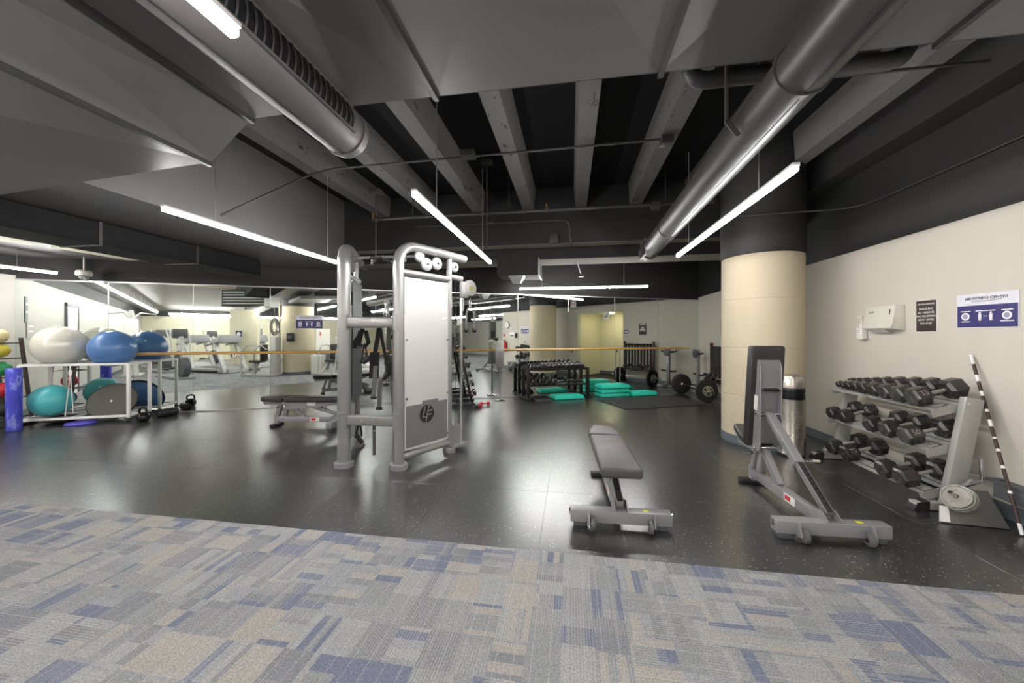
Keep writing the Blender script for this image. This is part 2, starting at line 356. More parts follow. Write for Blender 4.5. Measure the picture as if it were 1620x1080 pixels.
# mirror panels
mr = thing('wall_mirror', 'long wall of frameless mirror panels behind the barre', 'mirror', ms(0)); mr.rotation_euler = (0, 0, TH)
pw = ML / 11; me = MB().box((pw / 2, -.004, 1.165), (pw - .004, .006, 2.29)).mesh('mirror_panel', M['mirror'])
for i in range(11): from_mesh('mirror_panel', me, mr, (i * pw, 0, 0))
MB().box((ML / 2, -.007, 2.322), (ML - .02, .018, .022)).build('top_channel', M['chan'], mr)
MB().box((ML / 2, -.007, .012), (ML - .02, .018, .020)).build('bottom_channel', M['chan'], mr)
for i in range(1, 11): MB().box((i * pw, -.0075, 2.12), (.012, .003, .38)).build('seam_strip', M['chan'], mr)

# column
CX, CY, CR = 2.50, 5.385, .465
def column(name, x, y, r, label, top=SLAB):
    t = thing(name, label, 'column', (x, y, 0)); t['kind'] = 'structure'
    zs = [0, .62, 1.24, 1.86, 2.42]
    for z0, z1 in zip(zs, zs[1:]): MB().lathe([(r - .004, z0), (r, z0 + .006), (r, z1 - .006), (r - .004, z1)], 64).build('shaft_lift', M['column'], t, ang=15)
    MB().lathe([(r + .004, 0), (r + .004, .11), (r, .112)], 64).build('base_trim', M['base'], t)
    MB().lathe([(r + .012, 2.42), (r + .012, top)], 64).build('painted_head', M['black'], t); return t
column('column', CX, CY, CR, 'thick round cream concrete column beside the dumbbell rack')
col2 = column('column', -4.02, -.58, .5, 'round cream column on the carpet, seen in the mirror')

# ceiling: slab, joists, soffit, beams
ce = MB().box((0, -.3, SLAB + .1), (18.4, 23.6, .2)).build('ceiling', M['slab']); struct(ce, 'black painted ceiling slab with exposed concrete joists', 'ceiling')
x = .16 - .865 * 4
JZ = 3.5
while x < XW:
    for y0, y1 in ((-3.5, 6.19),):
        MB().add([(x - .12, y0, SLAB), (x + .12, y0, SLAB), (x + .09, y0, JZ), (x - .09, y0, JZ), (x - .12, y1, SLAB), (x + .12, y1, SLAB), (x + .09, y1, JZ), (x - .09, y1, JZ)],
                 [(0, 1, 2, 3), (4, 7, 6, 5), (0, 4, 5, 1), (1, 5, 6, 2), (2, 6, 7, 3), (3, 7, 4, 0)]).build('joist', M['joist'], ce)
    x += .865
sf = MB().prism(clip([(XL, -12), (-4.1, -12), (-4.1, 9), (XL, 9)]), SLAB - 2.7, Matrix.Translation((0, 0, (SLAB + 2.7) / 2))).build('ceiling_soffit', M['duct']); struct(sf, 'dark dropped soffit on the left above the hanging lamp', 'ceiling')
lg_ = MB().box((3.17, 4.3, (SLAB + 3.27) / 2), (.25, 3.7, SLAB - 3.27)).build('trim_2', M['black']); struct(lg_, 'black ledger beam along the top of the right wall', 'beam')
def beam(y0, y1, z, label):
    b = MB().box(((-4.1 + XW) / 2, (y0 + y1) / 2, (SLAB + z) / 2), (XW + 4.1, y1 - y0, SLAB - z)).build('trim_1', M['black']); struct(b, label, 'beam')
    MB().box(((-4.1 + XW) / 2, (y0 + y1) / 2, z - .004), (XW + 4.1 - .01, y1 - y0 - .02, .008)).build('soffit_strip', M['beam'], b); return b
beam(6.2, 6.45, 2.93, 'black crosswise ceiling beam at the end of the joists'); beam(6.62, 7.2, 2.76, 'lower crosswise beam with bare underside near the mirror wall')

# hanging linear lamps
def lamp(x, y, L=2.44, alongx=False, label='', z=2.4, top=JZ, group='hanging linear lamps'):
    t = thing('linear_lamp', label, 'lamp', (x, y, z), -PI / 2 if alongx else 0, group)
    MB().box((0, L / 2, .025), (.04, L, .016)).build('housing', M['white'], t)
    MB().box((0, L / 2, 0), (.034, L - .01, .034)).build('diffuser', LED, t, bevel=.005)
    for k in (.18, .82): MB().cyl((0, L * k, .042), (0, L * k, top - z), .004, 6).build('suspension_cable', M['chan'], t)
    return t
lamp(-1.1, 2.47, 2.52, label='hanging linear lamp between the cable machine and the round duct, centre')
lamp(1.33, 2.45, 2.5, label='hanging linear lamp under the long round duct on the right')
lamp(-3.19, 2.45, 2.45, label='hanging linear lamp beside the dark soffit, left of the cable machine', top=JZ)
lamp(-1.1, 7.93, 2.66, True, 'linear lamp hung crosswise just above the mirror', top=3.8)
lamp(-1.1, -1.37, 2.44, label='linear lamp just under the slotted round duct overhead', top=2.86)
lamp(-8.2, 2.3, 2.44, label='linear lamp at far left above the ball racks', top=2.7)
BK = 'linear lamp reflected in the mirror, %s'
for i, (x, y) in enumerate([(1.33, -1.37), (-3.19, -1.37), (-5.03, -2.28), (-5.03, -4.77), (-5.03, -7.26), (-5.03, -9.75), (-8.2, -.19), (-8.2, -2.68), (-8.2, -5.17), (-8.2, -7.66), (-1.1, -5.2), (-3.19, -5.2), (1.33, -5.2), (4.5, -1.37), (6.6, -1.37), (4.5, -5.2), (6.6, -5.2)]):
    row = {1.33: 'right row over the carpet', -3.19: 'row above the second column', -5.03: 'long row over the treadmills', -8.2: 'row along the left wall', -1.1: 'middle row over the carpet', 4.5: 'inner row over the far machines', 6.6: 'outer row over the far machines'}[x]
    k = {-1.37: 'nearest of its row', -5.2: 'second of its row', -2.28: 'nearest of its row', -4.77: 'second of its row', -7.26: 'third of its row', -9.75: 'last of its row', -.19: 'second of its row', -2.68: 'third of its row', -5.17: 'fourth of its row', -7.66: 'fifth of its row'}[y]
    lamp(x, y, label=BK % (row + ', ' + k), top=2.7 if x < -4.2 else (3.8 if x > 3.5 else (2.53 if x < -3 else 2.86) if y > -2 else JZ), group='lamps seen only in the mirror')
for i, (x, y) in enumerate([(-7.9, -9.2), (-4.6, -10.4), (-7.9, -10.9), (-1.9, -9.4)]):
    lamp(x, y, 2.44, True, BK % ('crosswise lamp at the far end, %s' % ['left front', 'middle', 'left rear', 'right front'][i]), top=3.8 if x > -4.1 else 2.7, group='lamps seen only in the mirror')

# ducts
dk2 = thing('rectangular_duct', 'lower flat duct run sloping away at the upper left corner', 'duct')
dk1 = dk = thing('rectangular_duct', 'wide black sheet-metal duct with cross-broken panels crossing overhead', 'duct')
YF, YB = 2.2, .2
def section(x0, z0, x1, z1):
    H = .09 if x0 < -4 else .5; dk = dk2 if x0 < -4 else dk1
    cx, cz = (x0 + x1) / 2, (z0 + z1) / 2; cy = (YF + YB) / 2
    # pyramidal cross-break on the underside
    vs = [(x0, YB, z0), (x1, YB, z1), (x1, YF, z1), (x0, YF, z0), (cx, cy, cz + .07), (x0, YB, z0 + H), (x1, YB, z1 + H), (x1, YF, z1 + H), (x0, YF, z0 + H)]
    MB().add(vs, [(0, 1, 4), (1, 2, 4), (2, 3, 4), (3, 0, 4), (5, 8, 7, 6), (3, 2, 7, 8), (0, 5, 6, 1), (0, 3, 8, 5), (1, 6, 7, 2)]).build('duct_panel', M['duct'], dk, ang=1)
    fx_ = x1 - .017 if x0 < -4 else x1
    MB().bar((fx_, YB, z1 - .012), (fx_, YF + .012, z1 - .012), .03, .035).build('flange', M['seam'], dk)
xs = [(-4.45, 2.48), (-2.46, 2.6), (-2.14, 2.87), (-.83, 2.89), (.5, 2.89), (1.84, 2.89), (3.28, 2.89)]
for (x0, z0), (x1, z1) in zip(xs, xs[1:]): section(x0, z0, x1, z1)
MB().box((-.17, YF + .004, 2.9), (5.0, .008, .02)).build('front_lip', M['seam'], dk)

def round_duct(name, label, pts, r, joints, m='duct2'):
    t = thing(name, label, 'duct'); a, b = V3(pts[0]), V3(pts[1]); MB().tube([a, b], r, 40).build('duct_run', M[m], t, ang=50)
    for k in joints: c = a.lerp(b, k); d = (b - a).normalized() * .012; MB().tube([c - d, c + d], r + .009, 40).build('joint_ring', M[m], t)
    x, y, d = frame(b - a)
    MB().bar(a - x * 0 - y * (r + .001), b - y * (r + .001), .01, .004).build('seam_line', M['seam'], t)
    return t, a, b, x, y, d
ld, a, b, x, y, d = round_duct('round_duct', 'short round duct with slotted side grille and capped end, upper left', ((-1.455, -.6, 2.715), (-1.455, 2.24, 2.715)), .145, (.985,))
MB().lathe([(.145, 0), (.143, .012), (.12, .02), (.0001, .022)], 40, Matrix.Translation((-1.455, 2.24, 2.715)) @ Matrix.Rotation(-PI / 2, 4, 'X')).build('end_cap', M['duct2'], ld)
def on(phi, yy, rr): return (-1.455 + rr * math.cos(phi), yy, 2.715 - rr * math.sin(phi))
g = MB(); n = 8; p0, p1 = R(-38), R(24)
for i in range(n): g.add([on(p0 + (p1 - p0) * i / n, .4, .1465), on(p0 + (p1 - p0) * (i + 1) / n, .4, .1465), on(p0 + (p1 - p0) * (i + 1) / n, 2.08, .1465), on(p0 + (p1 - p0) * i / n, 2.08, .1465)], [(0, 1, 2, 3)])
g.build('grille_opening', M['slab'], ld)
for k in range(37):
    yy = .42 + k * .045; MB().tube([on(p0 + (p1 - p0) * i / n, yy, .151) for i in range(n + 1)], .006, 4).build('grille_slat', M['seam'], ld)
for ph in (p0, p1): MB().bar(on(ph, .38, .151), on(ph, 2.1, .151), .014, .014).build('grille_rail', M['duct2'], ld)
rd, a, b, x, y, d = round_duct('round_duct', 'long round dark duct running to the mirror wall above the right lamp', ((1.08, -.4, 2.70), (1.19, 6.1, 2.70)), .13, (.37, .78, .97), 'duct3')
eg = MB().box((1.07, 5.8, 2.69), (.02, .42, .24)).build('end_grille_frame', M['chan'], rd); MB().box((1.057, 5.8, 2.69), (.008, .38, .2)).build('end_grille', M['slab'], rd)
MB().tube([(1.19, 6.1, 2.7), (1.19, 6.13, 2.7)], .125, 32).build('end_cap', M['duct2'], rd)
MB().bar((.93, 2.42, 2.7), (.93, 2.42, 3.3), .012, .03).bar((.93, 2.42, 2.7), (1.0, 2.42, 2.6), .012, .03).build('strap_hanger', M['pipe'], rd)

def pipe(name, label, pts, r, cat='pipe', m='pipe', fittings=()):
    t = thing(name, label, cat); MB().tube(pts, r, 10).build('pipe_run', M[m], t)
    for f in fittings: MB().box(f[0], f[1]).build(f[2], M[m], t, bevel=.004)
    return t
def bend(p, q, s, r=.12, n=6):     # rounded corner at q
    p, q, s = V3(p), V3(q), V3(s); a = q + (p - q).normalized() * r; b = q + (s - q).normalized() * r
    return [a.lerp(q, t).lerp(q.lerp(b, t), t) for t in [i / n for i in range(n + 1)]]
sp = pipe('sprinkler_pipe', 'black sprinkler pipe crossing below the joists near the beam', [(-3.05, 5.35, 3.2), (1.9, 5.35, 3.2)], .024, fittings=[((-.35, 5.35, 3.2), (.06, .06, .06), 'tee'), ((1.15, 5.35, 3.18), (.12, .1, .1), 'clamp')])
MB().cyl((-.35, 5.35, 3.22), (-.35, 5.35, 3.3), .014).build('sprinkler_head', pm('brass', '#b89a55', .3, metal=.9), sp); MB().cyl((-3.05, 5.35, 3.2), (-3.05, 5.35, 3.3), .018).build('sprinkler_head', MATS['brass'], sp)
for hx in (-2.4, -.9, 1.28): MB().cyl((hx, 5.35, 3.2), (hx, 5.35, SLAB), .006, 6).build('hanger_rod', M['pipe'], sp)
p = [(-3.9, 3.6, 2.75)] + bend((-3.9, 3.6, 2.75), (-3.0, 4.05, 3.4), (0, 4.05, 3.4), .3) + [(1.0, 4.05, 3.44)]
cd = pipe('conduit', 'thin conduit with square junction boxes crossing under the joists', p, .013, 'conduit', fittings=[((-1.15, 4.05, 3.44), (.16, .13, .07), 'junction_box'), ((.98, 4.05, 3.42), (.12, .12, .08), 'junction_box')])
p = [(-2.6, 5.9, 3.22)] + bend((-2.6, 5.9, 3.22), (-.02, 5.9, 3.22), (-.02, 5.9, 2.5), .14) + bend((-.02, 5.9, 3.2), (-.02, 5.9, 2.95), (.2, 7.6, 2.62), .1) + [(.2, 7.6, 2.62)]
pipe('conduit', 'thin conduit bending down in front of the crosswise beam', p, .012, 'conduit', fittings=[((.2, 7.62, 2.6), (.1, .1, .04), 'end_box'), ((-.28, 6.17, 3.0), (.14, .06, .16), 'junction_box')])
p = [(3.27, 2.25, 2.86), (3.27, 4.4, 2.86)] + bend((3.27, 4.4, 2.86), (3.25, 4.82, 2.86), (1.9, 4.85, 2.84), .25) + [(1.9, 4.85, 2.84)]
pipe('conduit', 'thin conduit following the top of the right wall', p, .011, 'conduit')
pipe('conduit', 'thin conduit crossing the dark ceiling bay at upper right', [(1.45, 3.25, 3.42), (3.25, 3.25, 3.42)], .012, 'conduit', fittings=[((1.9, 3.25, 3.46), (.03, .03, .08), 'clip')])
p = bend((.80, 2.7, 3.6), (.80, 2.7, 3.14), (1.5, 2.7, 3.14), .12) + bend((1.5, 2.7, 3.14), (2.1, 2.7, 3.14), (2.1, 2.7, 3.5), .13)
pipe('drain_pipe', 'fat black drain pipe with bends hooking below the joists, upper right', [(.80, 2.7, 3.846)] + p + [(2.1, 2.7, 3.846)], .055)
p = [(2.2, 2.8, 3.3), (2.35, 2.65, 3.3), (2.6, 2.55, 3.3), (3.25, 2.5, 3.3)]
pipe('drain_pipe', 'second drain pipe running right towards the beige wall', p, .045)
pipe('drain_pipe', 'stub of black pipe hanging in the middle ceiling bay', [(.45, 2.6, 3.846)] + bend((.45, 2.6, 3.8), (.45, 2.6, 3.28), (.45, 2.2, 3.28), .12) + [(.45, 2.3, 3.28)], .06)
t = pipe('ceiling_rod', 'square ceiling plate with thin drop rod behind the centre lamp', [(-1.15, 5.0, 2.6), (-1.15, 5.0, 3.78)], .008, 'rod', fittings=[((-1.15, 5.0, 3.8), (.16, .12, .06), 'plate'), ((-1.1, 5.0, 2.95), (.1, .05, .02), 'tag_plate')])
t = pipe('ceiling_rod', 'square ceiling plate with thin drop rod above the left post', [(-2.72, 4.85, 2.5), (-2.72, 4.85, 3.4)], .008, 'rod', fittings=[((-2.72, 4.85, 3.42), (.16, .12, .06), 'plate')])
# ducts and panels over the left side
bd = thing('rectangular_duct', 'long black duct under the soffit at the far left', 'duct')
for y0, y1 in ((2.45, 3.4), (3.41, 4.5), (4.51, 5.6)): MB().box((-5.55, (y0 + y1) / 2, 2.55), (.55, y1 - y0, .25)).build('duct_section', M['slab'], bd)
for y0 in (3.405, 4.505): MB().box((-5.55, y0, 2.55), (.57, .03, .27)).build('flange', M['seam'], bd)
for i, (x0, x1, y0, y1) in enumerate([(-7.4, -6.0, 2.2, 4.0), (-7.3, -6.1, 4.15, 5.1)]):
    o = MB().box(((x0 + x1) / 2, (y0 + y1) / 2, 2.66), (x1 - x0, y1 - y0, .03)).build('ceiling_panel', M['vest'], None, bevel=.004); tag(o, ['pale access panel under the far left soffit, nearest one', 'pale access panel under the far left soffit, nearer the mirror'][i], 'panel', 'soffit panels')  # cream colour here paints in the lamp light on the ceiling panels
fc = thing('fan_coil_box', 'small dark duct box hung by the crosswise beam, centre', 'duct', (-.95, 6.9, 2.45)); MB().box((0, 0, .18), (.75, .6, .3)).build('box_body', M['black'], fc); MB().box((.38, 0, .18), (.02, .62, .32)).build('end_flange', M['chan'], fc)
MB().add([(-.18, -.3, .04), (.12, -.3, .04), (.12, -.1, .04), (-.18, -.1, .04), (-.1, -.26, -.1), (.04, -.26, -.1), (.04, -.14, -.1), (-.1, -.14, -.1)], [(0, 1, 2, 3), (4, 7, 6, 5), (0, 4, 5, 1), (1, 5, 6, 2), (2, 6, 7, 3), (3, 7, 4, 0)]).build('outlet_cone', M['chan'], fc)
cb = thing('security_camera', 'white dome camera hung under the soffit above the mirror, far left', 'camera', (-8.0, 4.95, 2.4)); MB().lathe([(.012, .3), (.012, .08), (.08, .075), (.1, .05), (.1, .0), (.09, -.015)], 24).build('housing', M['plastic'], cb); MB().lathe([(.07, -.02), (.055, -.06), (.02, -.08)], 20).build('dome', M['chrome'], cb)

# ---------------------------------------------------------------- cable machine
Z3 = Vector((0, 0, 1))
cmx = thing('cable_machine', 'silver dual cable machine with frosted weight-stack panels on the rubber floor', 'gym machine', (-2.05, 3.95, 0))
def wp(mb, name, mat, parent, **k):
    o = mb.build(name, mat, parent, **k); o.location = -parent.location; return o
def subw(mb, name, mat, part, **k):                 # sub-part of a part built in world coordinates
    return mb.build(name, mat, part, **k)
def tower(P, d, out):
    d = Vector((d[0], d[1], 0)).normalized(); n = Vector((d.y, -d.x, 0)) * out; P = Vector((P[0], P[1], 0))
    q = lambda t, z, o=0: P + d * t + Z3 * z + n * o
    path = [q(0, .04), q(0, 1.0), q(0, 2.16)] + arc(q(.2, 2.16), PI, PI / 2, .2, d, Z3, 8)[1:] + [q(.6, 2.36), q(.96, 2.35)]
    wp(MB().tube(path, .05, 20, .068, up=n), 'front_post', M['silver'], cmx, ang=60)
    wp(MB().tube([q(.72, .04), q(.72, 2.33)], .032, 16), 'rear_post', M['silver'], cmx)
    for t, r in ((0, 1.0), (.72, .8)):
        x0 = q(t, 0); T = Matrix.Translation(x0) @ Matrix.Rotation(math.atan2(n.y, n.x), 4, 'Z') @ Matrix.Diagonal((1.15, 1, 1, 1))
        wp(MB().lathe([(.085 * r, 0), (.088 * r, .02), (.088 * r, .05), (.07 * r, .058)], 28, T), 'foot_pad', M['silver2'], cmx)
    wp(MB().tube([q(0, 2.07), q(.72, 2.07)], .036, 14), 'upper_rail', M['silver'], cmx); wp(MB().tube([q(0, .11), q(.72, .11)], .034, 14), 'lower_rail', M['silver'], cmx)
    rz = math.atan2(d.y, d.x)
    def slab(t0, t1, z0, z1, o, th): return MB().box((0, 0, 0), (t1 - t0, th, z1 - z0), Matrix.Translation(q((t0 + t1) / 2, (z0 + z1) / 2, o)) @ Matrix.Rotation(rz, 4, 'Z'))
    pn = wp(slab(.065, .685, .17, 2.02, .012, .008), 'stack_panel', M['frost'], cmx)
    for t in (.085, .665):
        for z in (.24, .72, 1.35, 1.96): MB().cyl(q(t, z, .014), q(t, z, .032), .012, 10).build('bolt', M['chrome'], pn)
    wp(slab(.07, .68, .66, 2.02, -.075, .006), 'back_cover', M['whitep'] if out > 0 else M['slate'], cmx)
    st = wp(slab(.085, .665, .19, .64, .0185, .004), 'stack_shroud', M['shroudg'], cmx)
    wp(slab(.3, .53, .64, .67, .0185, .004), 'weight_block', M['shroudg'], cmx)
    wp(slab(.28, .47, 1.74, 1.9, -.03, .03), 'top_pulley_block', M['slate'], cmx); wp(slab(.35, .46, .82, 1.0, -.03, .03), 'selector_block', M['slate'], cmx)
    for t in (.3, .45): wp(MB().cyl(q(t, .66, -.03), q(t, 2.05, -.03), .011, 10), 'guide_rod', M['chrome'], cmx)
    # round logo
    T = Matrix.Translation(q(.36, .52, .0215)) @ Matrix(((d.x, 0, n.x, 0), (d.y, 0, n.y, 0), (0, 1, 0, 0), (0, 0, 0, 1)))
    lg = wp(MB().lathe([(.098, 0), (.098, .004)], 36, T), 'round_logo', pm('logo_black', '#262522', .4), cmx)
    bars = [((-.018, -.094), (.028, .094)), ((-.062, -.03), (-.025, .085)), ((-.066, -.034), (-.004, -.034)), ((.008, .03), (.078, .03)), ((.0, -.012), (.06, -.012))]
    for a, b in bars:
        if out < 0: a, b = (-a[0], a[1]), (-b[0], b[1])
        wv = Vector((b[0] - a[0], b[1] - a[1])).normalized(); nn = Vector((-wv.y, wv.x)) * .007
        MB().prism([(a[0] + nn.x, a[1] + nn.y), (a[0] - nn.x, a[1] - nn.y), (b[0] - nn.x, b[1] - nn.y), (b[0] + nn.x, b[1] + nn.y)], .003, T @ Matrix.Translation((0, 0, .005))).build('logo_stroke', M['silver'], lg)
    for t, z, r in ((.27, 2.27, .062), (.37, 2.2, .075), (.52, 2.23, .072), (.8, 2.23, .06)):
        T = Matrix.Translation(q(t, z, .0)) @ Matrix(((d.x, 0, n.x, 0), (d.y, 0, n.y, 0), (0, 1, 0, 0), (0, 0, 0, 1)))
        pu = wp(MB().lathe([(r * .9, -.018), (r, -.012), (r * .93, 0), (r, .012), (r * .9, .018), (r * .55, .022), (r * .5, .018)], 28, T), 'pulley', M['silver2'], cmx)
        MB().lathe([(.014, .018), (.014, .032)], 10, T).build('axle_bolt', M['chrome'], pu)
    wp(MB().tube([q(.72, 2.1), q(.92, 2.1)], .036, 14), 'top_arm', M['silver'], cmx)
    wp(MB().tube([q(.92, .07), q(.92, 2.12)], .02, 14), 'guide_column', M['chrome'], cmx)
    wp(slab(.7, .98, .05, .07, 0, .16), 'base_plate', M['silver2'], cmx); wp(slab(.74, .9, .07, .3, 0, .015), 'base_gusset', M['silver2'], cmx)
    wp(MB().tube([q(.83, .2), q(.83, 2.2)], .004, 6), 'cable', M['blackm'], cmx)
    # carriage
    T = Matrix.Translation(q(1.02, 1.99, .05)) @ Matrix(((d.x, 0, n.x, 0), (d.y, 0, n.y, 0), (0, 1, 0, 0), (0, 0, 0, 1)))
    ca = wp(MB().lathe([(.085, -.03), (.1, -.022), (.102, .015), (.095, .025), (.04, .028)], 36, T), 'pulley_carriage', M['silver'], cmx)
    MB().lathe([(.032, .0285), (.032, .031)], 20, T).build('carriage_badge', pm('badge_olive', '#7d7a45', .4, metal=.3), ca)
    wp(slab(.86, .99, 1.86, 2.06, .045, .05), 'carriage_bracket', M['silver2'], cmx, bevel=.02)
    return q, d, n
qr, dr, nr = tower((-1.79, 3.645), (.345, .64), 1)
ql, dl_, nl = tower((-2.39, 3.61), (-.25, .60), -1)
PL, PR = Vector((-2.39, 3.61, 0)), Vector((-1.79, 3.645, 0))
for z, nm in ((1.535, 'upper_crossbeam'), (.50, 'lower_crossbeam')):
    cb_ = wp(MB().bar(PL + Z3 * z, PR + Z3 * z, .075, .112), nm, M['silver'], cmx, bevel=.02, seg=3)
    dd = (PR - PL).normalized(); nn = Vector((dd.y, -dd.x, 0))
    for k in (.36, .58): c = PL.lerp(PR, k) + Z3 * z + nn * .036; MB().cyl(c, c + nn * .01, .009, 10).build('bolt', M['chrome'], cb_)
    for k, Pq in ((.0, PL), (.0, PR)): wp(MB().tube([Pq + Z3 * (z - .085), Pq + Z3 * (z + .085)], .06, 20, .075, up=nn), 'collar', M['silver'], cmx)
a, b = ql(.34, 2.29), qr(.34, 2.29)
wp(MB().tube([a, b], .017, 12), 'pull_up_bar', M['silver2'], cmx)
for k0, k1, k2 in ((.3, .36, .62), (.75, .7, .45)):
    p0 = a.lerp(b, k0); p1 = a.lerp(b, k1) - Z3 * .09 + Vector((0, -.1, 0)); p2 = a.lerp(b, k2) - Z3 * .06 + Vector((0, -.28, 0))
    h = wp(MB().tube([p0, p0 - Z3 * .05, p1, p1.lerp(p2, .2), p2], .014, 10), 'pull_up_handle', M['silver2'], cmx); MB().tube([p1.lerp(p2, .25), p2], .019, 12).build('grip', M['rub'], h)

def vp(lat, d, z): return Vector((lat * math.cos(R(9.08)) - d * math.sin(R(9.08)), lat * math.sin(R(9.08)) + d * math.cos(R(9.08)), z))
RT = Vector((math.cos(R(9.08)), math.sin(R(9.08)), 0)); FW = Vector((-math.sin(R(9.08)), math.cos(R(9.08)), 0))
# rope handle on the right carriage
c = qr(1.03, 1.86, .05)
rp = thing('rope_handle', 'braided triceps rope with ball ends clipped to the right pulley', 'rope', c)
MB().tube([(0, 0, .02)] + [Vector((math.cos(a_) * .014, 0, -.05 + math.sin(a_) * .045)) for a_ in [PI / 2 + i * PI / 6 for i in range(13)]], .005, 8).build('carabiner', M['chrome'], rp)
for s in (-1, 1):
    pts = [Vector((RT.x * x_, RT.y * x_, z_)) for x_, z_ in ((.0, -.1), (s * .03, -.125), (s * .046, -.18), (s * .05, -.28), (s * .052, -.38))]
    ro = MB().tube(pts, .011, 8).build('rope_strand', pm('rope_grey', '#6f6e68', .8, var=.3, scale=80), rp)
    for k in range(12):
        z_ = -.15 - k * .018; x_ = s * (.04 + .012 * min(1, k / 6)); MB().tube([Vector((RT.x * (x_ - .013), RT.y * (x_ - .013), z_ - .008)), Vector((RT.x * (x_ + .013), RT.y * (x_ + .013), z_ + .008))], .0065, 6).build('rope_twist', MATS['rope_grey'], ro)
    MB().sphere((RT.x * s * .052, RT.y * s * .052, -.4), .03, 16, 10).build('end_ball', M['rub'], rp)
# straps and bars hung on the crossbeams
def hang(name, label, cat, px, d, z): return thing(name, label, cat, vp((px - 810) / 585 * d, d, z))
def rpt(x, z, f=0): return Vector((RT.x * x + FW.x * f, RT.y * x + FW.y * f, z))
s1 = hang('ab_strap', 'black looped ab strap hanging behind the left cable post', 'strap', 574, 3.98, 1.47)
MB().ribbon([rpt(0, 0), rpt(-.02, -.05), rpt(-.085, -.14), rpt(-.085, -.21), rpt(.02, -.2), rpt(.06, -.15), rpt(.03, -.02)], .06, .006, FW + RT * .4).build('loop', M['strap'], s1)
MB().ribbon([rpt(-.02, -.02, .01), rpt(-.06, -.16, .02), rpt(-.02, -.19, .03)], .07, .006, FW + RT * .6).build('loop', M['strap'], s1)
for x_ in (-.005, .045): MB().ribbon([rpt(.02, -.16), rpt(x_, -.28), rpt(.0, -.34)], .02, .004, RT).build('webbing', M['strap'], s1)
MB().tube([rpt(-.02, -.34), rpt(.01, -.36), rpt(.07, -.31)], .028, 12).build('handle', M['rub'], s1)
s2 = hang('suspension_strap', 'black suspension strap with padded cuffs hung on the upper crossbeam', 'strap', 600, 4.10, 1.48)
MB().ribbon([rpt(0, 0), rpt(-.02, -.12), rpt(-.045, -.27)], .05, .006, RT).build('webbing', M['strap'], s2); MB().ribbon([rpt(.01, 0), rpt(.03, -.12), rpt(.075, -.36)], .035, .006, RT).build('webbing', M['strap'], s2)
MB().ribbon([rpt(-.05, -.27), rpt(-.055, -.42), rpt(-.06, -.56)], .1, .02, RT).build('cuff_pad', M['strap'], s2)
MB().ribbon([rpt(-.03, -.42, -.02), rpt(-.045, -.6, -.02), rpt(-.055, -.76, -.02)], .05, .008, RT).build('tail', M['strapg'], s2); MB().box(rpt(-.055, -.77, -.02), (.065, .02, .03)).build('buckle', M['blackm'], s2)
MB().ribbon([rpt(.08, -.37), rpt(.09, -.47), rpt(.06, -.56), rpt(.015, -.6), rpt(.005, -.7), rpt(.0, -.88)], .05, .008, RT + FW * .3).build('tail', M['strapg'], s2); MB().box(rpt(0, -.89), (.065, .02, .03)).build('buckle', M['blackm'], s2)
MB().ribbon([rpt(.075, -.36), rpt(.1, -.42), rpt(.1, -.52), rpt(.05, -.57)], .05, .02, FW + RT * .3).build('cuff_pad', M['strap'], s2)
s3 = hang('attachment_bar', 'long grey bar attachment hanging beside the right cable post', 'bar', 615, 4.16, 1.5)
MB().tube([rpt(0, 0), rpt(.015, -.3), rpt(.06, -.99)], .019, 12).build('shaft', M['strapg'], s3)
for z_, x_ in ((-.31, .017), (-.64, .038), (-1.0, .061)): MB().tube([rpt(x_, z_), rpt(x_ + .001, z_ - .015)], .023, 12).build('ring', M['chrome'], s3)
s4 = hang('attachment_bar', 'short grey bar hanging below the lower crossbeam', 'bar', 592, 4.02, .46)
MB().tube([rpt(0, 0), rpt(0, -.36)], .017, 12).build('shaft', M['strapg'], s4); MB().tube([rpt(0, -.09), rpt(0, -.1)], .021, 12).build('ring', M['chrome'], s4)
s5 = hang('stirrup_handle', 'black cable handle dangling below the lower crossbeam', 'handle', 569, 4.05, .46)
for x_ in (-.035, .02): MB().ribbon([rpt(0, 0), rpt(x_, -.12), rpt(x_, -.17)], .02, .004, RT).build('webbing', M['strap'], s5)
MB().tube([rpt(-.04, -.15), rpt(.03, -.24)], .024, 14).build('grip', M['rub'], s5)

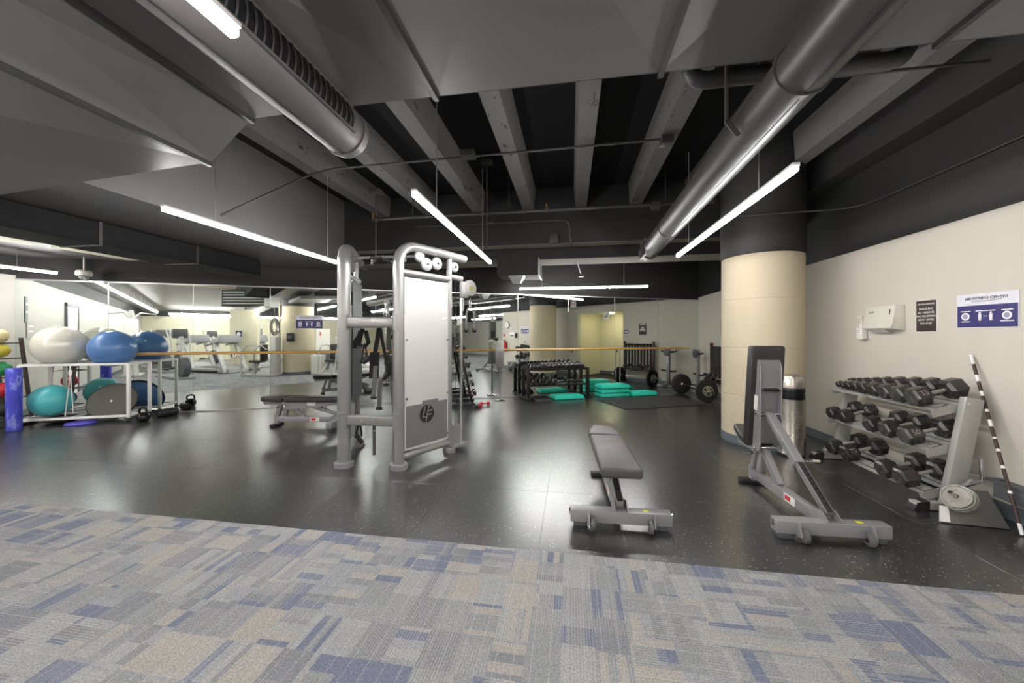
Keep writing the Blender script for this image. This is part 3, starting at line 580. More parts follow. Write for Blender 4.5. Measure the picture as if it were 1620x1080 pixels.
# ---------------------------------------------------------------- adjustable benches
def make_bench(label, loc, rz, back, seat=0, light=False, group='adjustable benches'):
    t = thing('adjustable_bench', label, 'bench', loc, rz, group); pad = M['vinylg'] if light else M['vinyl']; S = M['silver2']
    tb = MB().box((0, 0, .084), (.714, .088, .088)).build('cross_foot', S, t, bevel=.006)
    for s in (-1, 1):
        MB().box((s * .285, 0, .02), (.1, .06, .04)).build('foot_pad', M['slate'], tb, bevel=.006); MB().cyl((s * .357, 0, .1), (s * .366, 0, .1), .02, 12).build('end_bolt', M['chrome'], tb)
        w_ = MB().cyl((s * .20 - .014, -.068, .046), (s * .20 + .014, -.068, .046), .046, 24).build('wheel', pm('wheel_grey', '#5d595a', .5), t, bevel=.005)
        MB().cyl((s * .2 - .02, -.068, .046), (s * .2 + .02, -.068, .046), .018, 12).build('hub', M['chrome'], w_)
        MB().bar((s * .2 + s * .028, -.068, .035), (s * .2 + s * .028, -.045, .12), .012, .045, (0, 1, 0)).build('wheel_bracket', S, w_)
    MB().box((.18, -.005, .129), (.04, .03, .002)).build('warning_sticker', M['yel'], tb)
    bm_ = MB().bar((0, .03, .105), (0, .97, .105), .07, .08).build('main_beam', S, t, bevel=.006); MB().box((-.0355, .38, .105), (.002, .14, .06)).build('maker_label', M['lbl'], bm_); MB().box((-.0358, .40, .105), (.002, .07, .035)).build('label_print', M['red'], bm_)
    for s in (-1, 1): MB().add([(s * .045, .05, .06), (s * .045, -.052, .14), (s * .045, .02, .19), (s * .045, .16, .14), (s * .045 + .008, .05, .06), (s * .045 + .008, -.052, .14), (s * .045 + .008, .02, .19), (s * .045 + .008, .16, .14)], [(0, 1, 2, 3), (7, 6, 5, 4), (0, 4, 5, 1), (1, 5, 6, 2), (2, 6, 7, 3), (3, 7, 4, 0)]).build('gusset', S, t)
    rf = MB().box((0, .99, .02), (.24, .075, .04)).build('rear_foot', M['rub'], t, bevel=.008); MB().box((0, .98, .1), (.06, .06, .14)).build('foot_upright', S, rf)
    MB().bar((0, .56, .14), (0, .80, .38), .06, .05, (1, 0, 0)).bar((0, .86, .14), (0, .81, .38), .06, .05, (1, 0, 0)).build('seat_truss', S, t, bevel=.004)
    MB().bar((0, .97, .15), (0, .91, .37), .05, .05, (1, 0, 0)).build('seat_prop', S, t, bevel=.004); MB().box((0, 1.0, .375), (.1, .36, .02)).bar((-.05, .82, .36), (-.05, 1.16, .36), .008, .05).bar((.05, .82, .36), (.05, 1.16, .36), .008, .05).build('seat_bracket', S, t)
    for s in (-1, 1): MB().cyl((s * .05, .84, .36), (s * .075, .84, .36), .016, 12).build('pivot_bolt', M['chrome'], t)
    MB().cyl((-.11, .93, .3), (.11, .93, .3), .012, 10).build('adjust_pin', M['chrome'], t)
    # seat pad (tapered) about the hinge
    H = Vector((0, .82, .385)); Ts = Matrix.Translation(H) @ Matrix.Rotation(R(seat), 4, 'X')
    MB().prism([(-.145, .01), (.145, .01), (.145, .13), (.09, .37), (-.09, .37), (-.145, .13)], .075, Ts @ Matrix.Translation((0, 0, .0375))).build('seat_pad', pad, t, bevel=.022, seg=3)
    Tb = Matrix.Translation(H) @ Matrix.Rotation(-R(back), 4, 'X')
    MB().prism([(-.145, -.92), (.145, -.92), (.145, -.01), (-.145, -.01)], .075, Tb @ Matrix.Translation((0, 0, .0375))).build('back_pad', pad, t, bevel=.022, seg=3)
    bf = MB().box((0, -.42, -.006), (.17, .76, .012), Tb).build('back_frame', S, t)
    for s in (-1, 1):
        MB().prism([(-.0, .0), (-.0, -.1), (-.08, -.12), (-.74, -.055), (-.8, -.02), (-.8, 0)], .008, Tb @ Matrix(((0, 0, 1, s * .085), (1, 0, 0, 0), (0, 1, 0, 0), (0, 0, 0, 1)))).build('side_plate', S, bf)
    MB().box((0, -.56, -.045), (.17, .008, .06), Tb).build('cross_plate', S, bf); MB().box((0, -.55, -.07), (.13, .03, .035), Tb).build('pull_handle', M['blackm'], bf, bevel=.012)
    MB().cyl(Tb @ Vector((-.11, -.33, -.06)), Tb @ Vector((.11, -.33, -.06)), .012, 10).build('strut_axle', M['chrome'], bf)
    MB().cyl(Tb @ Vector((-.12, -.02, -.06)), Tb @ Vector((.12, -.02, -.06)), .016, 10).build('hinge_axle', M['chrome'], bf)
    MB().box((-.095, -.42, -.02), (.003, .13, .07), Tb).build('instruction_label', M['lbl'], bf)
    a = Tb @ Vector((0, -.33, -.06)); b = Vector((0, .0, .17)); mid = a.lerp(b, .56 if back > 30 else .45)
    MB().bar(a, mid, .055, .07, (1, 0, 0)).build('strut_sleeve', S, t, bevel=.005)
    x, y, d = frame(b - a, (1, 0, 0))
    st = MB().bar(a.lerp(b, .4), b, .045, .055, (1, 0, 0)).build('strut_inner', M['silver'], t, bevel=.004)
    up = x if x.z > 0 else -x
    MB().bar(mid + up * .0235, b + up * .0235, .002, .04, (1, 0, 0)).build('hole_strip', M['rub'], st)
    for k in range(9): c = mid.lerp(b, .08 + k * .095) + up * .0245; MB().cyl(c, c + up * .002, .007, 8).build('stop_hole', M['chrome'], st)
    c = mid + d * -.03; kn = MB().cyl(c + Vector((.03, 0, 0)), c + Vector((.12, 0, 0)), .012, 12).build('pull_pin', M['chrome'], t); MB().cyl(c + Vector((.11, 0, 0)), c + Vector((.16, 0, 0)), .017, 12, .013).build('pin_grip', M['steel'], kn)
    return t
make_bench('flat adjustable bench with charcoal pad standing alone before the carpet', (.352, 2.79, 0), R(2.2), 0, 0, True)
make_bench('adjustable bench with upright black backrest beside the cream column', (1.752, 2.85, 0), R(2.5), 84, 10)
make_bench('flat black-padded bench standing behind the cable machine', (-3.52, 5.22, 0), R(98), 0, 0)

# ---------------------------------------------------------------- dumbbells
DBM = {}
def db_parts(r, L, hl, chrome=False):
    key = (round(r, 3), round(L, 3), round(hl, 3), chrome)
    if key not in DBM:
        prof = [(r * .72, 0), (r, r * .24), (r, hl - r * .18), (r * .8, hl)]
        h = MB().lathe(prof, 6, Matrix.Translation((L / 2 - hl, 0, 0)) @ Matrix.Rotation(PI / 2, 4, 'Y') @ Matrix.Rotation(PI / 6, 4, 'Z')).mesh('head', M['hexr'], bevel=min(.004, r * .07), ang=20)
        g = MB().lathe([(.011, -L / 2 + hl), (.0145, -L / 5), (.017, 0), (.0145, L / 5), (.011, L / 2 - hl)], 12, Matrix.Rotation(PI / 2, 4, 'Y')).mesh('handle', M['steel'] if chrome else M['iron'])
        DBM[key] = (h, g)
    return DBM[key]
def dumbbell(label, loc, rz, r, L, hl, tilt=0, group=None, chrome=False):
    t = thing('dumbbell', label, 'dumbbell', loc, 0, group); t.rotation_euler = (Matrix.Rotation(rz, 4, 'Z') @ Matrix.Rotation(tilt, 4, 'Y')).to_euler()
    h, g = db_parts(r, L, hl, chrome); from_mesh('head', h, t); from_mesh('head', h, t, rot=(0, 0, PI)); from_mesh('handle', g, t); return t

# grey three-tier rack along the right wall
rk = thing('dumbbell_rack', 'grey three-tier dumbbell rack along the beige right wall', 'rack', (3.0, 4.1, 0))
def rw(mb, name, mat, **k): return wp(mb, name, mat, rk, **k)
for Y in (3.47, 4.72):
    rw(MB().bar((2.985, Y, .03), (3.14, Y, .90), .055, .125, (1, 0, 0)), 'upright', M['rackgrey'], bevel=.006)
    f = rw(MB().box((2.99, Y, .035), (.52, .07, .06)), 'foot', M['rackgrey'], bevel=.006); MB().add([(2.71, Y - .04, 0), (2.71, Y + .04, 0), (2.82, Y + .04, 0), (2.82, Y - .04, 0), (2.74, Y - .04, .06), (2.74, Y + .04, .06), (2.82, Y + .04, .075), (2.82, Y - .04, .075)], [(3, 2, 1, 0), (4, 5, 6, 7), (0, 1, 5, 4), (1, 2, 6, 5), (2, 3, 7, 6), (3, 0, 4, 7)]).build('foot_cap', M['rub'], f)
    c = rw(MB().cyl((3.09, Y - .03, .86), (3.09, Y + .03, .86), .012, 10), 'bolt', M['chrome'])
TIER = [((2.945, .83), (3.105, .878)), ((2.905, .502), (3.065, .55)), ((2.865, .15), (3.025, .198))]
for (xf, zf), (xr, zr) in TIER:
    for x_, z_ in ((xf, zf), (xr, zr)):
        rw(MB().bar((x_, 3.50, z_), (x_, 4.70, z_), .065, .008, (-.29, 0, 1)), 'shelf_rail', M['rackgrey'])
        rw(MB().bar((x_ - .034, 3.50, z_ - .034), (x_ - .034, 4.70, z_ - .034), .006, .03), 'rail_lip', M['rackgrey'])
    for Y in (3.51, 4.68): rw(MB().bar((xf - .05, Y, zf - .065), (xr + .03, Y, zr - .043), .006, .07, (0, 0, 1)), 'shelf_gusset', M['rackgrey'])
rows = [('top', 0, [(4.60, .030, .17), (4.52, .034, .19), (4.43, .039, .21), (4.32, .046, .23), (4.2, .053, .26), (4.06, .060, .28), (3.90, .065, .3), (3.72, .070, .32), (3.545, .076, .34)]),
        ('middle', 1, [(4.56, .060, .29), (4.38, .064, .3), (4.02, .066, .31), (3.83, .07, .32), (3.61, .075, .34)]),
        ('bottom', 2, [(4.46, .072, .33), (4.24, .076, .34), (3.80, .073, .33), (3.60, .076, .34)])]
def row_y(L):                                     # spread a row from the near end so that neighbours just clear each other
    rr = [q[1] * 1.12 for q in L]; ys = [q[0] for q in L]; ys[-1] = max(ys[-1], 3.502 + rr[-1])
    for k in range(len(L) - 2, -1, -1): ys[k] = max(ys[k] if ys[k] - ys[k + 1] < .5 else 0, ys[k + 1] + rr[k] + rr[k + 1] + .006)
    return ys
for nm, ti, L in rows:
    (xf, zf), (xr, zr) = TIER[ti]
    for i, (Y, r, ln) in enumerate(L):
        r *= 1.12; ln *= 1.1; tl = math.atan2(.048, .16)
        if i == 0: Ys = row_y(L)
        Y = Ys[i]; cxx = (xf + xr) / 2; cz = (zf + zr) / 2 - .035 * .3 + (r * .8661 + .0065) / math.cos(tl)
        t = dumbbell('%s black hex dumbbell from the column end, %s shelf of grey rack' % (ORD[i], nm), (cxx - .035, Y, cz), 0, r, ln, ln * .33, -math.atan2(.048, .16), 'dumbbells on the grey three-tier rack')
        if (nm, i) in (('middle', 4), ('bottom', 1), ('top', 8)):
            n_ = {('middle', 4): '50', ('bottom', 1): '75', ('top', 8): '35'}[(nm, i)]
            text('number', n_, r * .7, M['iron'], t, (-ln * .335, -(r * .866 + .001) * .866, (r * .866 + .001) * .5), (R(60), 0, 0))

# plate-loaded platform, plates, striped stick
pf = thing('loading_platform', 'grey cast metal loading platform with slate arm at the right edge', 'gym machine', (2.95, 3.3, 0))
wpf = lambda mb, n, m, **k: wp(mb, n, M[m], pf, **k)
wpf(MB().add([(2.72, 3.225, .005), (3.12, 3.19, .005), (3.17, 3.39, .2), (2.98, 3.43, .2), (2.74, 3.245, -.0), (3.12, 3.21, 0), (3.17, 3.40, .17), (2.98, 3.44, .17)], [(0, 1, 2, 3), (7, 6, 5, 4), (0, 4, 5, 1), (1, 5, 6, 2), (2, 6, 7, 3), (3, 7, 4, 0)]), 'sloped_plate', 'castplate', bevel=.004)
wpf(MB().box((3.08, 3.40, .085), (.2, .05, .165)), 'rear_block', 'slate', bevel=.01)
wpf(MB().add([(2.97, 3.41, .2), (3.04, 3.42, .2), (3.11, 3.43, .27), (3.17, 3.40, .27), (2.95, 3.43, .19), (3.02, 3.435, .2), (3.09, 3.435, .27), (3.2, 3.435, .27)], [(0, 1, 2, 3), (7, 6, 5, 4), (0, 4, 5, 1), (1, 5, 6, 2), (2, 6, 7, 3), (3, 7, 4, 0)]), 'bent_bracket', 'silver2')
wpf(MB().bar((3.235, 3.43, .285), (3.235, 2.6, .265), .1, .02), 'arm_top', 'slate', bevel=.004); wpf(MB().bar((3.182, 3.36, .225), (3.182, 2.6, .205), .012, .1), 'arm_side', 'slate'); wpf(MB().box((3.235, 2.64, .127), (.09, .06, .254)), 'arm_leg', 'slate')
for Y in (3.36, 3.16): wpf(MB().lathe([(.022, 0), (.022, .004)], 16, Matrix.Translation((3.24, Y, .29))), 'socket', 'rub')
wpf(MB().cyl((3.16, 3.42, .27), (3.15, 3.42, .44), .011, 12), 'upright_peg', 'chrome')
ax = Vector((-.78, -.3, .5)).normalized(); pc = Vector((2.855, 3.245, .185))
wpf(MB().cyl(pc - ax * .16, pc + ax * .11, .013, 12), 'plate_peg', 'chrome')
lab = wpf(MB().add([(2.715, 3.23, .012), (2.78, 3.223, .012), (2.845, 3.315, .095), (2.79, 3.32, .095)], [(0, 1, 2, 3)]), 'white_label', 'lbl')
xx, yy, _ = frame(ax)
for i, (r, th, off) in enumerate(((.098, .02, -.02), (.094, .018, .003), (.086, .018, .024))):
    T = Matrix.Translation(pc + ax * off) @ Matrix(((xx.x, yy.x, ax.x, 0), (xx.y, yy.y, ax.y, 0), (xx.z, yy.z, ax.z, 0), (0, 0, 0, 1)))
    p_ = thing('weight_plate', ['largest grey weight plate at the back of the small stack', 'middle grey weight plate of the small stack', 'front grey weight plate of the small stack'][i] + ' on the sloped platform', 'weight plate', (0, 0, 0), 0, 'plates on the loading platform'); p_.matrix_world = T
    MB().lathe([(.016, 0), (r * .8, .0), (r * .86, -.002), (r, -.001), (r, th), (r * .9, th + .001), (r * .84, th - .004), (r * .4, th - .004), (r * .34, th), (.016, th)], 36, ring=True).build('disc', M['iron'], p_)
    if i == 2:
        for q in range(3): MB().box((r * .62 * math.cos(q * 2.1 + 1), r * .62 * math.sin(q * 2.1 + 1), th - .002), (.03, .012, .005)).build('raised_mark', M['iron'], p_)
sk0, sk1 = Vector((3.10, 3.10, .01)), Vector((3.275, 3.63, 1.235)); sk = thing('striped_stick', 'thin brown and white striped stick leaning on the beige wall', 'stick', sk0)
cuts = [0, .055, .2, .215, .33, .345, .42, .435, .49, .50, .56, .60, .645, .66, .74, .77, .83, .87, .94, 1]
for i, (a, b) in enumerate(zip(cuts, cuts[1:])): MB().cyl((sk1 - sk0) * a, (sk1 - sk0) * b, .011, 10).build('white_band' if i % 2 == 0 else 'brown_band', M['white'] if i % 2 == 0 else pm('dark_brown_tape', '#38261f', .5), sk)
# stainless bin
tb = thing('waste_bin', 'slim stainless bin with black liner beside the column', 'bin', (2.546, 4.79, 0))
MB().lathe([(.125, 0), (.125, .02), (.12, .03), (.12, .66), (.12, .67)], 32).build('body', M['steel'], tb); MB().lathe([(.127, .66), (.134, .69), (.128, .72), (.133, .75), (.127, .79)], 32).build('liner', M['bag'], tb)
MB().lathe([(.124, .79), (.122, .88), (.105, .925), (.06, .945), (.001, .95)], 32).build('dome_lid', M['steel'], tb); MB().lathe([(.13, 0), (.13, .025)], 32).build('base_ring', M['rub'], tb)

# ---------------------------------------------------------------- right wall fixtures
def onwall(name, label, cat, y, z): return thing(name, label, cat, (XW, y, z), PI / 2 * -1)   # local x runs towards the camera along the wall, -y... faces the room after rotation
sg = onwall('fitness_center_sign', 'pale and navy 680 fitness center notice on the beige wall', 'sign', 3.54, 1.6)
def notice(t, W, H):                                            # local: x right, z up, -y to the viewer
    MB().box((0, -.003, 0), (W, .005, H)).build('board', M['signw'], t)
    MB().box((0, -.0065, -.045 * H / .28), (W - .012, .002, H * .64)).build('navy_panel', M['navy'], t)
    text('heading', '680 FITNESS CENTER', W * .072, M['ink'], t, (0, -.0075, H * .36), sx=1.05)
    MB().ribbon([(-W * .24, -.0062, H * .283), (0, -.0062, H * .272), (W * .26, -.0062, H * .30)], .001, .004, (0, 1, 0)).build('underline', M['ink'], t)
    zc = -.045 * H / .28
    for x_ in (-.335, .335):
        ic = MB().lathe([(W * .072, 0), (W * .072, .001)], 28, Matrix.Translation((x_ * W, -.0085, zc)) @ Matrix.Rotation(PI / 2, 4, 'X')).build('round_icon', M['letter'], t)
        MB().lathe([(W * .045, 0), (W * .045, .001)], 20, Matrix.Translation((x_ * W, -.0096, zc)) @ Matrix.Rotation(PI / 2, 4, 'X')).build('icon_mark', MATS.get('icon_grey') or pm('icon_grey', '#9a98b4', .5), ic)
        for dz, wd in ((.095, .17), (-.095, .2 if x_ > 0 else .15)): MB().box((x_ * W, -.008, zc + dz * W), (wd * W, .0012, W * .016)).build('caption_line', M['letter'], t)
    for x_ in (-.09, .09):
        pe = MB().lathe([(W * .018, 0), (W * .018, .001)], 16, Matrix.Translation((x_ * W, -.0085, zc + .058 * W)) @ Matrix.Rotation(PI / 2, 4, 'X')).box((x_ * W, -.009, zc + .005 * W), (W * .05, .001, W * .07)).box((x_ * W - .012 * W, -.009, zc - .05 * W), (W * .02, .001, W * .06)).box((x_ * W + .012 * W, -.009, zc - .05 * W), (W * .02, .001, W * .06)).build('person_icon', M['letter'], t)
    MB().prism([(-.035, 0), (-.02, .012), (-.02, .004), (.02, .004), (.02, .012), (.035, 0), (.02, -.012), (.02, -.004), (-.02, -.004), (-.02, -.012)], .001, Matrix.Translation((0, -.0085, zc)) @ Matrix.Rotation(PI / 2, 4, 'X') @ Matrix.Diagonal((W, W, 1, 1))).build('arrow_icon', M['letter'], t)
    MB().box((0, -.008, zc + .095 * W), (.32 * W, .0012, W * .016)).build('caption_line', M['letter'], t)
sg.rotation_euler = (0, 0, -PI / 2); notice(sg, .45, .28)
hs = onwall('health_club_sign', 'small dark brown put weights away sign on the beige wall', 'sign', 4.047, 1.58)
MB().box((0, -.002, 0), (.206, .004, .302)).build('white_edge', M['letter'], hs); MB().box((0, -.005, 0), (.198, .003, .294)).build('dark_face', M['dark'], hs, bevel=.001)
for z_, s_, sz in ((.112, '680 HEALTH CLUB', .020), (.066, 'PLEASE PUT', .026), (.032, 'ALL WEIGHTS', .026), (-.002, 'AND EQUIPMENT', .0245), (-.036, 'AWAY AFTER', .026), (-.07, 'EACH USE', .026)): text('lettering', s_, sz, M['letter'], hs, (0, -.0072, z_), ext=.0004)
td = onwall('towel_dispenser', 'off-white paper towel dispenser on the beige wall', 'dispenser', 4.455, 1.575)
MB().add([(-.185, 0, .128), (.185, 0, .128), (.185, -.09, .128), (-.185, -.09, .128), (-.185, 0, -.13), (.185, 0, -.13), (.176, -.13, -.105), (-.176, -.13, -.105), (.185, -.12, -.06), (-.185, -.12, -.06)], [(3, 2, 1, 0), (4, 5, 6, 7), (3, 9, 8, 2), (9, 7, 6, 8), (0, 4, 7, 9, 3), (1, 2, 8, 6, 5), (0, 1, 5, 4)]).build('cover', M['offw'], td, bevel=.006)
MB().add([(-.14, -.135, -.108), (.1, -.135, -.108), (.08, -.05, -.15), (-.12, -.05, -.15)], [(0, 1, 2, 3)]).build('paper_towel', M['letter'], td)
MB().box((.135, -.105, .02), (.012, .006, .11), Matrix.Rotation(R(-6), 4, 'X')).build('level_slot', M['ink'], td); text('logo_lettering', 'Scott', .035, M['ink'], td, (-.1, -.1, .07), (R(81), 0, 0))
so = onwall('soap_dispenser', 'white pump bottle hung in a wall bracket beside the towel dispenser', 'bottle', 4.76, 1.48)
MB().box((0, -.05, -.06), (.085, .065, .14)).build('bottle', M['plastic'], so, bevel=.015, seg=3); MB().box((0, -.0835, -.04), (.06, .002, .065)).build('bottle_label', M['lbl'], so)
for dz in (.01, -.012): MB().box((0, -.085, -.04 + dz), (.045, .001, .006)).build('label_print', M['dark'], so)
MB().cyl((0, -.05, .01), (0, -.05, .05), .02, 14).build('collar', M['plastic'], so); MB().cyl((0, -.05, .05), (0, -.05, .12), .007, 10).build('pump_stem', M['plastic'], so); MB().bar((.01, -.05, .125), (-.045, -.06, .12), .016, .014).build('nozzle', M['plastic'], so); MB().box((.03, -.02, .08), (.04, .04, .06)).box((0, -.006, -.02), (.1, .012, .2)).build('wall_bracket', M['plastic'], so)

# ---------------------------------------------------------------- barre and wipes stand by the mirror
br = thing('ballet_barre', 'long pale wooden barre running along the mirror', 'barre', ms(0)); br.rotation_euler = (0, 0, TH)
MB().cyl((.35, -.1, 1.07), (13.2, -.1, 1.07), .023, 16).build('rail', M['wood'], br)
for s in (.6, 3.1, 5.4, 9.95, 11.2, 12.9):
    k = MB().tube([(s, -.01, 1.01), (s, -.06, 1.0), (s, -.1, 1.045)], .013, 10).build('bracket', M['chrome'], br); MB().cyl((s, -.008, 1.01), (s, -.02, 1.01), .045, 20).build('flange', M['chrome'], k)
p_ = MB().cyl((11.2, -.1, 0), (11.2, -.1, 1.04), .013, 12).build('support_post', M['chrome'], br); MB().lathe([(.06, 0), (.05, .015), (.015, .02)], 20, Matrix.Translation((11.2, -.1, 0))).build('post_base', M['chrome'], p_)
wsx = thing('wipes_stand', 'chrome pole stand with grey wipes bucket before the mirror', 'stand', (-1.5, 7.74, 0))
MB().lathe([(.13, 0), (.13, .012), (.06, .03), (.02, .035)], 28).build('base', M['chrome'], wsx); MB().cyl((0, 0, .03), (0, 0, .8), .02, 14).build('pole', M['chrome'], wsx)
MB().box((0, 0, .92), (.17, .1, .38)).build('holder', M['silver2'], wsx, bevel=.01); MB().lathe([(.075, 1.06), (.085, 1.2), (.09, 1.22), (.08, 1.27), (.03, 1.29)], 24).build('bucket', M['plastic'], wsx); MB().lathe([(.081, 1.08), (.086, 1.15)], 24).build('bucket_label', M['lbl'], wsx)
ns = thing('fitness_center_sign', 'pale and navy 680 fitness center notice stuck on the mirror', 'sign', ms(4.38, .008, 1.657)); ns.rotation_euler = (0, 0, TH); notice(ns, .48, .256)

# ---------------------------------------------------------------- black rack, A-frame, steps, mat, barbell
kr = thing('dumbbell_rack', 'low black two-tier dumbbell rack in front of the mirror', 'rack', (-.93, 7.78, 0), TH)
for x_ in (.06, 1.46):
    MB().box((x_, .27, .035), (.07, .62, .05)).build('foot', M['blackm'], kr, bevel=.006)
    for y_ in (.08, .42): MB().box((x_, y_, .36), (.07, .055, .64)).build('post', M['blackm'], kr, bevel=.005)
    MB().bar((x_, .08, .64), (x_, .42, .69), .06, .05).build('side_brace', M['blackm'], kr)
TR = [(.655, .70), (.315, .36)]
for zf, zr in TR:
    for y_, z_ in ((.11, zf), (.30, zr)): MB().bar((.06, y_, z_), (1.46, y_, z_), .09, .03, (0, -.25, 1)).build('tier_rail', M['blackm'], kr, bevel=.004)
def loc_(o, v): return Matrix.Translation(o.location) @ Matrix.Rotation(o.rotation_euler.z, 4, 'Z') @ Vector(v)
xq = .115
for i in range(13):
    r = .036 + .0018 * i; xq += r + .001
    dumbbell('%s chrome-handled hex dumbbell from left, top tier of black rack' % ORD[i], loc_(kr, (xq, .2, .6763 + (r * .8661 + .0175) / .973)), TH + PI / 2, r, .25, .08, -.23, 'dumbbells on the black two-tier rack', True); xq += r + .004
for i, x_ in enumerate((.2, .37, .52, .67, 1.02)):
    r = .068 if i < 4 else .05; dumbbell('%s hex dumbbell from left, lower tier of black rack' % ORD[i], loc_(kr, (x_, .2, .3363 + (r * .8661 + .0175) / .973)), TH + PI / 2, r, .3 if i < 4 else .24, .09, -.23, 'dumbbells on the black two-tier rack', True)
tr = thing('floor_tray', 'flat black ridged tray on the floor under the black rack', 'tray', loc_(kr, (.32, -.05, 0)), TH); MB().add([(-.2, -.14, 0), (.2, -.14, 0), (.2, .2, 0), (-.2, .2, 0), (-.18, -.1, .05), (.16, -.1, .05), (.14, .2, .09), (-.18, .2, .09)], [(3, 2, 1, 0), (4, 5, 6, 7), (0, 1, 5, 4), (1, 2, 6, 5), (2, 3, 7, 6), (3, 0, 4, 7)]).build('tray_body', M['rub'], tr, bevel=.008)
for k in range(3): MB().box((0, -.04 + k * .08, .065 + k * .012), (.3, .02, .02)).build('ridge', M['blackm'], tr)
def step(label, x, y, z=0, L=.72, rz=TH):
    t = thing('aerobic_step', label, 'step', (x, y, z), rz, 'teal aerobic steps'); D = .38
    MB().add([(-L / 2, -D / 2, .008), (L / 2, -D / 2, .008), (L / 2, D / 2, .008), (-L / 2, D / 2, .008), (-L / 2 + .02, -D / 2 + .02, .085), (L / 2 - .02, -D / 2 + .02, .085), (L / 2 - .02, D / 2 - .02, .085), (-L / 2 + .02, D / 2 - .02, .085)], [(3, 2, 1, 0), (4, 5, 6, 7), (0, 1, 5, 4), (1, 2, 6, 5), (2, 3, 7, 6), (3, 0, 4, 7)]).build('platform', M['teal'], t, bevel=.01)
    MB().box((0, 0, .088), (L - .1, D - .1, .01)).build('tread', M['teal'], t, bevel=.003)
    for sx in (-1, 1):
        for sy in (-1, 1): MB().cyl((sx * (L / 2 - .1), sy * (D / 2 - .05), 0), (sx * (L / 2 - .1), sy * (D / 2 - .05), .012), .02, 10).build('rubber_foot', M['rub'], t)
    return t
for k, nm in enumerate(('bottom', 'middle', 'top')): step('%s teal step of the stack of three beside the black rack' % nm, .93, 8.815, k * .0935)
step('single teal step right of the stack of three', 1.62, 9.08, 0, .66); step('single teal step lying under the black rack', -.10, 8.30, 0, .7)
mt = MB().prism([(1.02, 7.19), (2.785, 7.985), (2.33, 9.005), (.56, 8.20)], .012, Matrix.Translation((0, 0, .0065))).build('exercise_mat', M['mat'], None, bevel=.003); tag(mt, 'large dark grey mat on the floor before the teal steps', 'mat')
bb = thing('barbell', 'barbell with black bumper plates resting on the floor by the column', 'barbell', (2.71, 8.86, .235)); bb.rotation_euler = (0, 0, math.atan2(-1.16, .188))
MB().cyl((-.86, 0, 0), (.86, 0, 0), .014, 14).build('bar', M['chrome'], bb)
for s in (-1, 1):
    MB().cyl((s * .52, 0, 0), (s * .535, 0, 0), .035, 20).build('collar', M['chrome'], bb); MB().cyl((s * .535, 0, 0), (s * .86, 0, 0), .025, 16).build('sleeve', M['chrome'], bb)
    T = Matrix.Translation((s * .54, 0, 0)) @ Matrix.Rotation(s * PI / 2, 4, 'Y')
    pl = MB().lathe([(.03, 0), (.2, .0), (.225, .01), (.235, .02), (.235, .06), (.225, .07), (.2, .072), (.03, .072)], 40, T).build('bumper_plate', M['rub'], bb)
    MB().lathe([(.03, .073), (.1, .073), (.11, .085), (.11, .1), (.03, .1)], 32, T).build('iron_plate', M['iron'] if s > 0 else M['iron'], bb)
    for q in range(3): MB().lathe([(.026, .1005), (.026, .102)], 14, T @ Matrix.Translation((.07 * math.cos(q * 2.1), .07 * math.sin(q * 2.1), 0))).build('grip_hole', M['rub'], pl)
    MB().cyl((s * .665, 0, 0), (s * .70, 0, 0), .04, 16).build('clip', M['chrome'], bb)
wt = thing('weight_tree', 'grey weight tree with one small plate near the mirror corner', 'rack', (3.07, 9.66, 0), R(8))
MB().box((0, 0, .03), (.36, .07, .06)).box((-.15, 0, .03), (.07, .46, .06)).box((.12, 0, .03), (.07, .4, .06)).build('base', M['silver2'], wt, bevel=.005); MB().box((0, 0, .53), (.075, .075, 1.0)).build('post', M['silver2'], wt, bevel=.005)
for z_ in (.42, .94):
    for s in (-1, 1): MB().cyl((0, s * .03, z_), (0, s * .22, z_ + .02), .024, 12).build('peg', M['rub'], wt)
MB().cyl((-.04, 0, .94), (-.1, 0, .95), .022, 12).build('peg', M['chrome'], wt); MB().cyl((0, 0, 1.03), (0, 0, 1.22), .014, 10).build('top_rod', M['chrome'], wt); MB().box((-.04, 0, .68), (.01, .03, .03)).build('badge', M['lbl'], wt)
sp_ = thing('weight_plate', 'small grey plate hung at the top of the weight tree', 'weight plate', (2.99, 9.65, .95), R(8)); MB().lathe([(.03, -.012), (.1, -.012), (.11, -.006), (.11, .006), (.1, .012), (.03, .012)], 32, Matrix.Rotation(PI / 2, 4, 'Y'), ring=True).build('disc', M['slate'], sp_)
vr = thing('body_bar_rack', 'black rack of upright weighted bars against the wall by the column', 'rack', (3.2, 8.68, 0))
for y_ in (-.47, .47): MB().box((0, y_, .61), (.06, .05, 1.22)).build('post', M['blackm'] if y_ < 0 else pm('maroon_post', '#4a1a1c', .4), vr, bevel=.005); MB().box((-.01, y_, .025), (.2, .05, .05)).build('foot', M['blackm'], vr)
MB().box((.028, 0, 1.12), (.04, .92, .04)).build('top_rail', M['blackm'], vr); MB().box((-.08, 0, .40), (.18, .92, .05)).build('shelf', M['blackm'], vr)
for k in range(9):
    y_ = -.4 + k * .1; t = thing('body_bar', '%s padded black bar from the mirror end of the upright bar rack' % ORD[8 - k], 'bar', (3.165, 8.68 + y_, .43), 0, 'bars in the body bar rack')
    MB().cyl((0, 0, .02), (0, 0, .72), .023, 12).build('padded_shaft', M['rub'], t); MB().sphere((0, 0, .03), .028, 12, 8).build('end_cap', M['steel'] if k % 3 else M['blackm'], t)
for k in range(6):
    y_ = -.36 + k * .14; dumbbell('%s small round-ended dumbbell from the camera end, shelf of body bar rack' % ORD[k], (3.06, 8.68 + y_, .475 + .035 * (k % 2)), R(8), .042, .16, .055, 0, 'small dumbbells on the body bar rack', True)
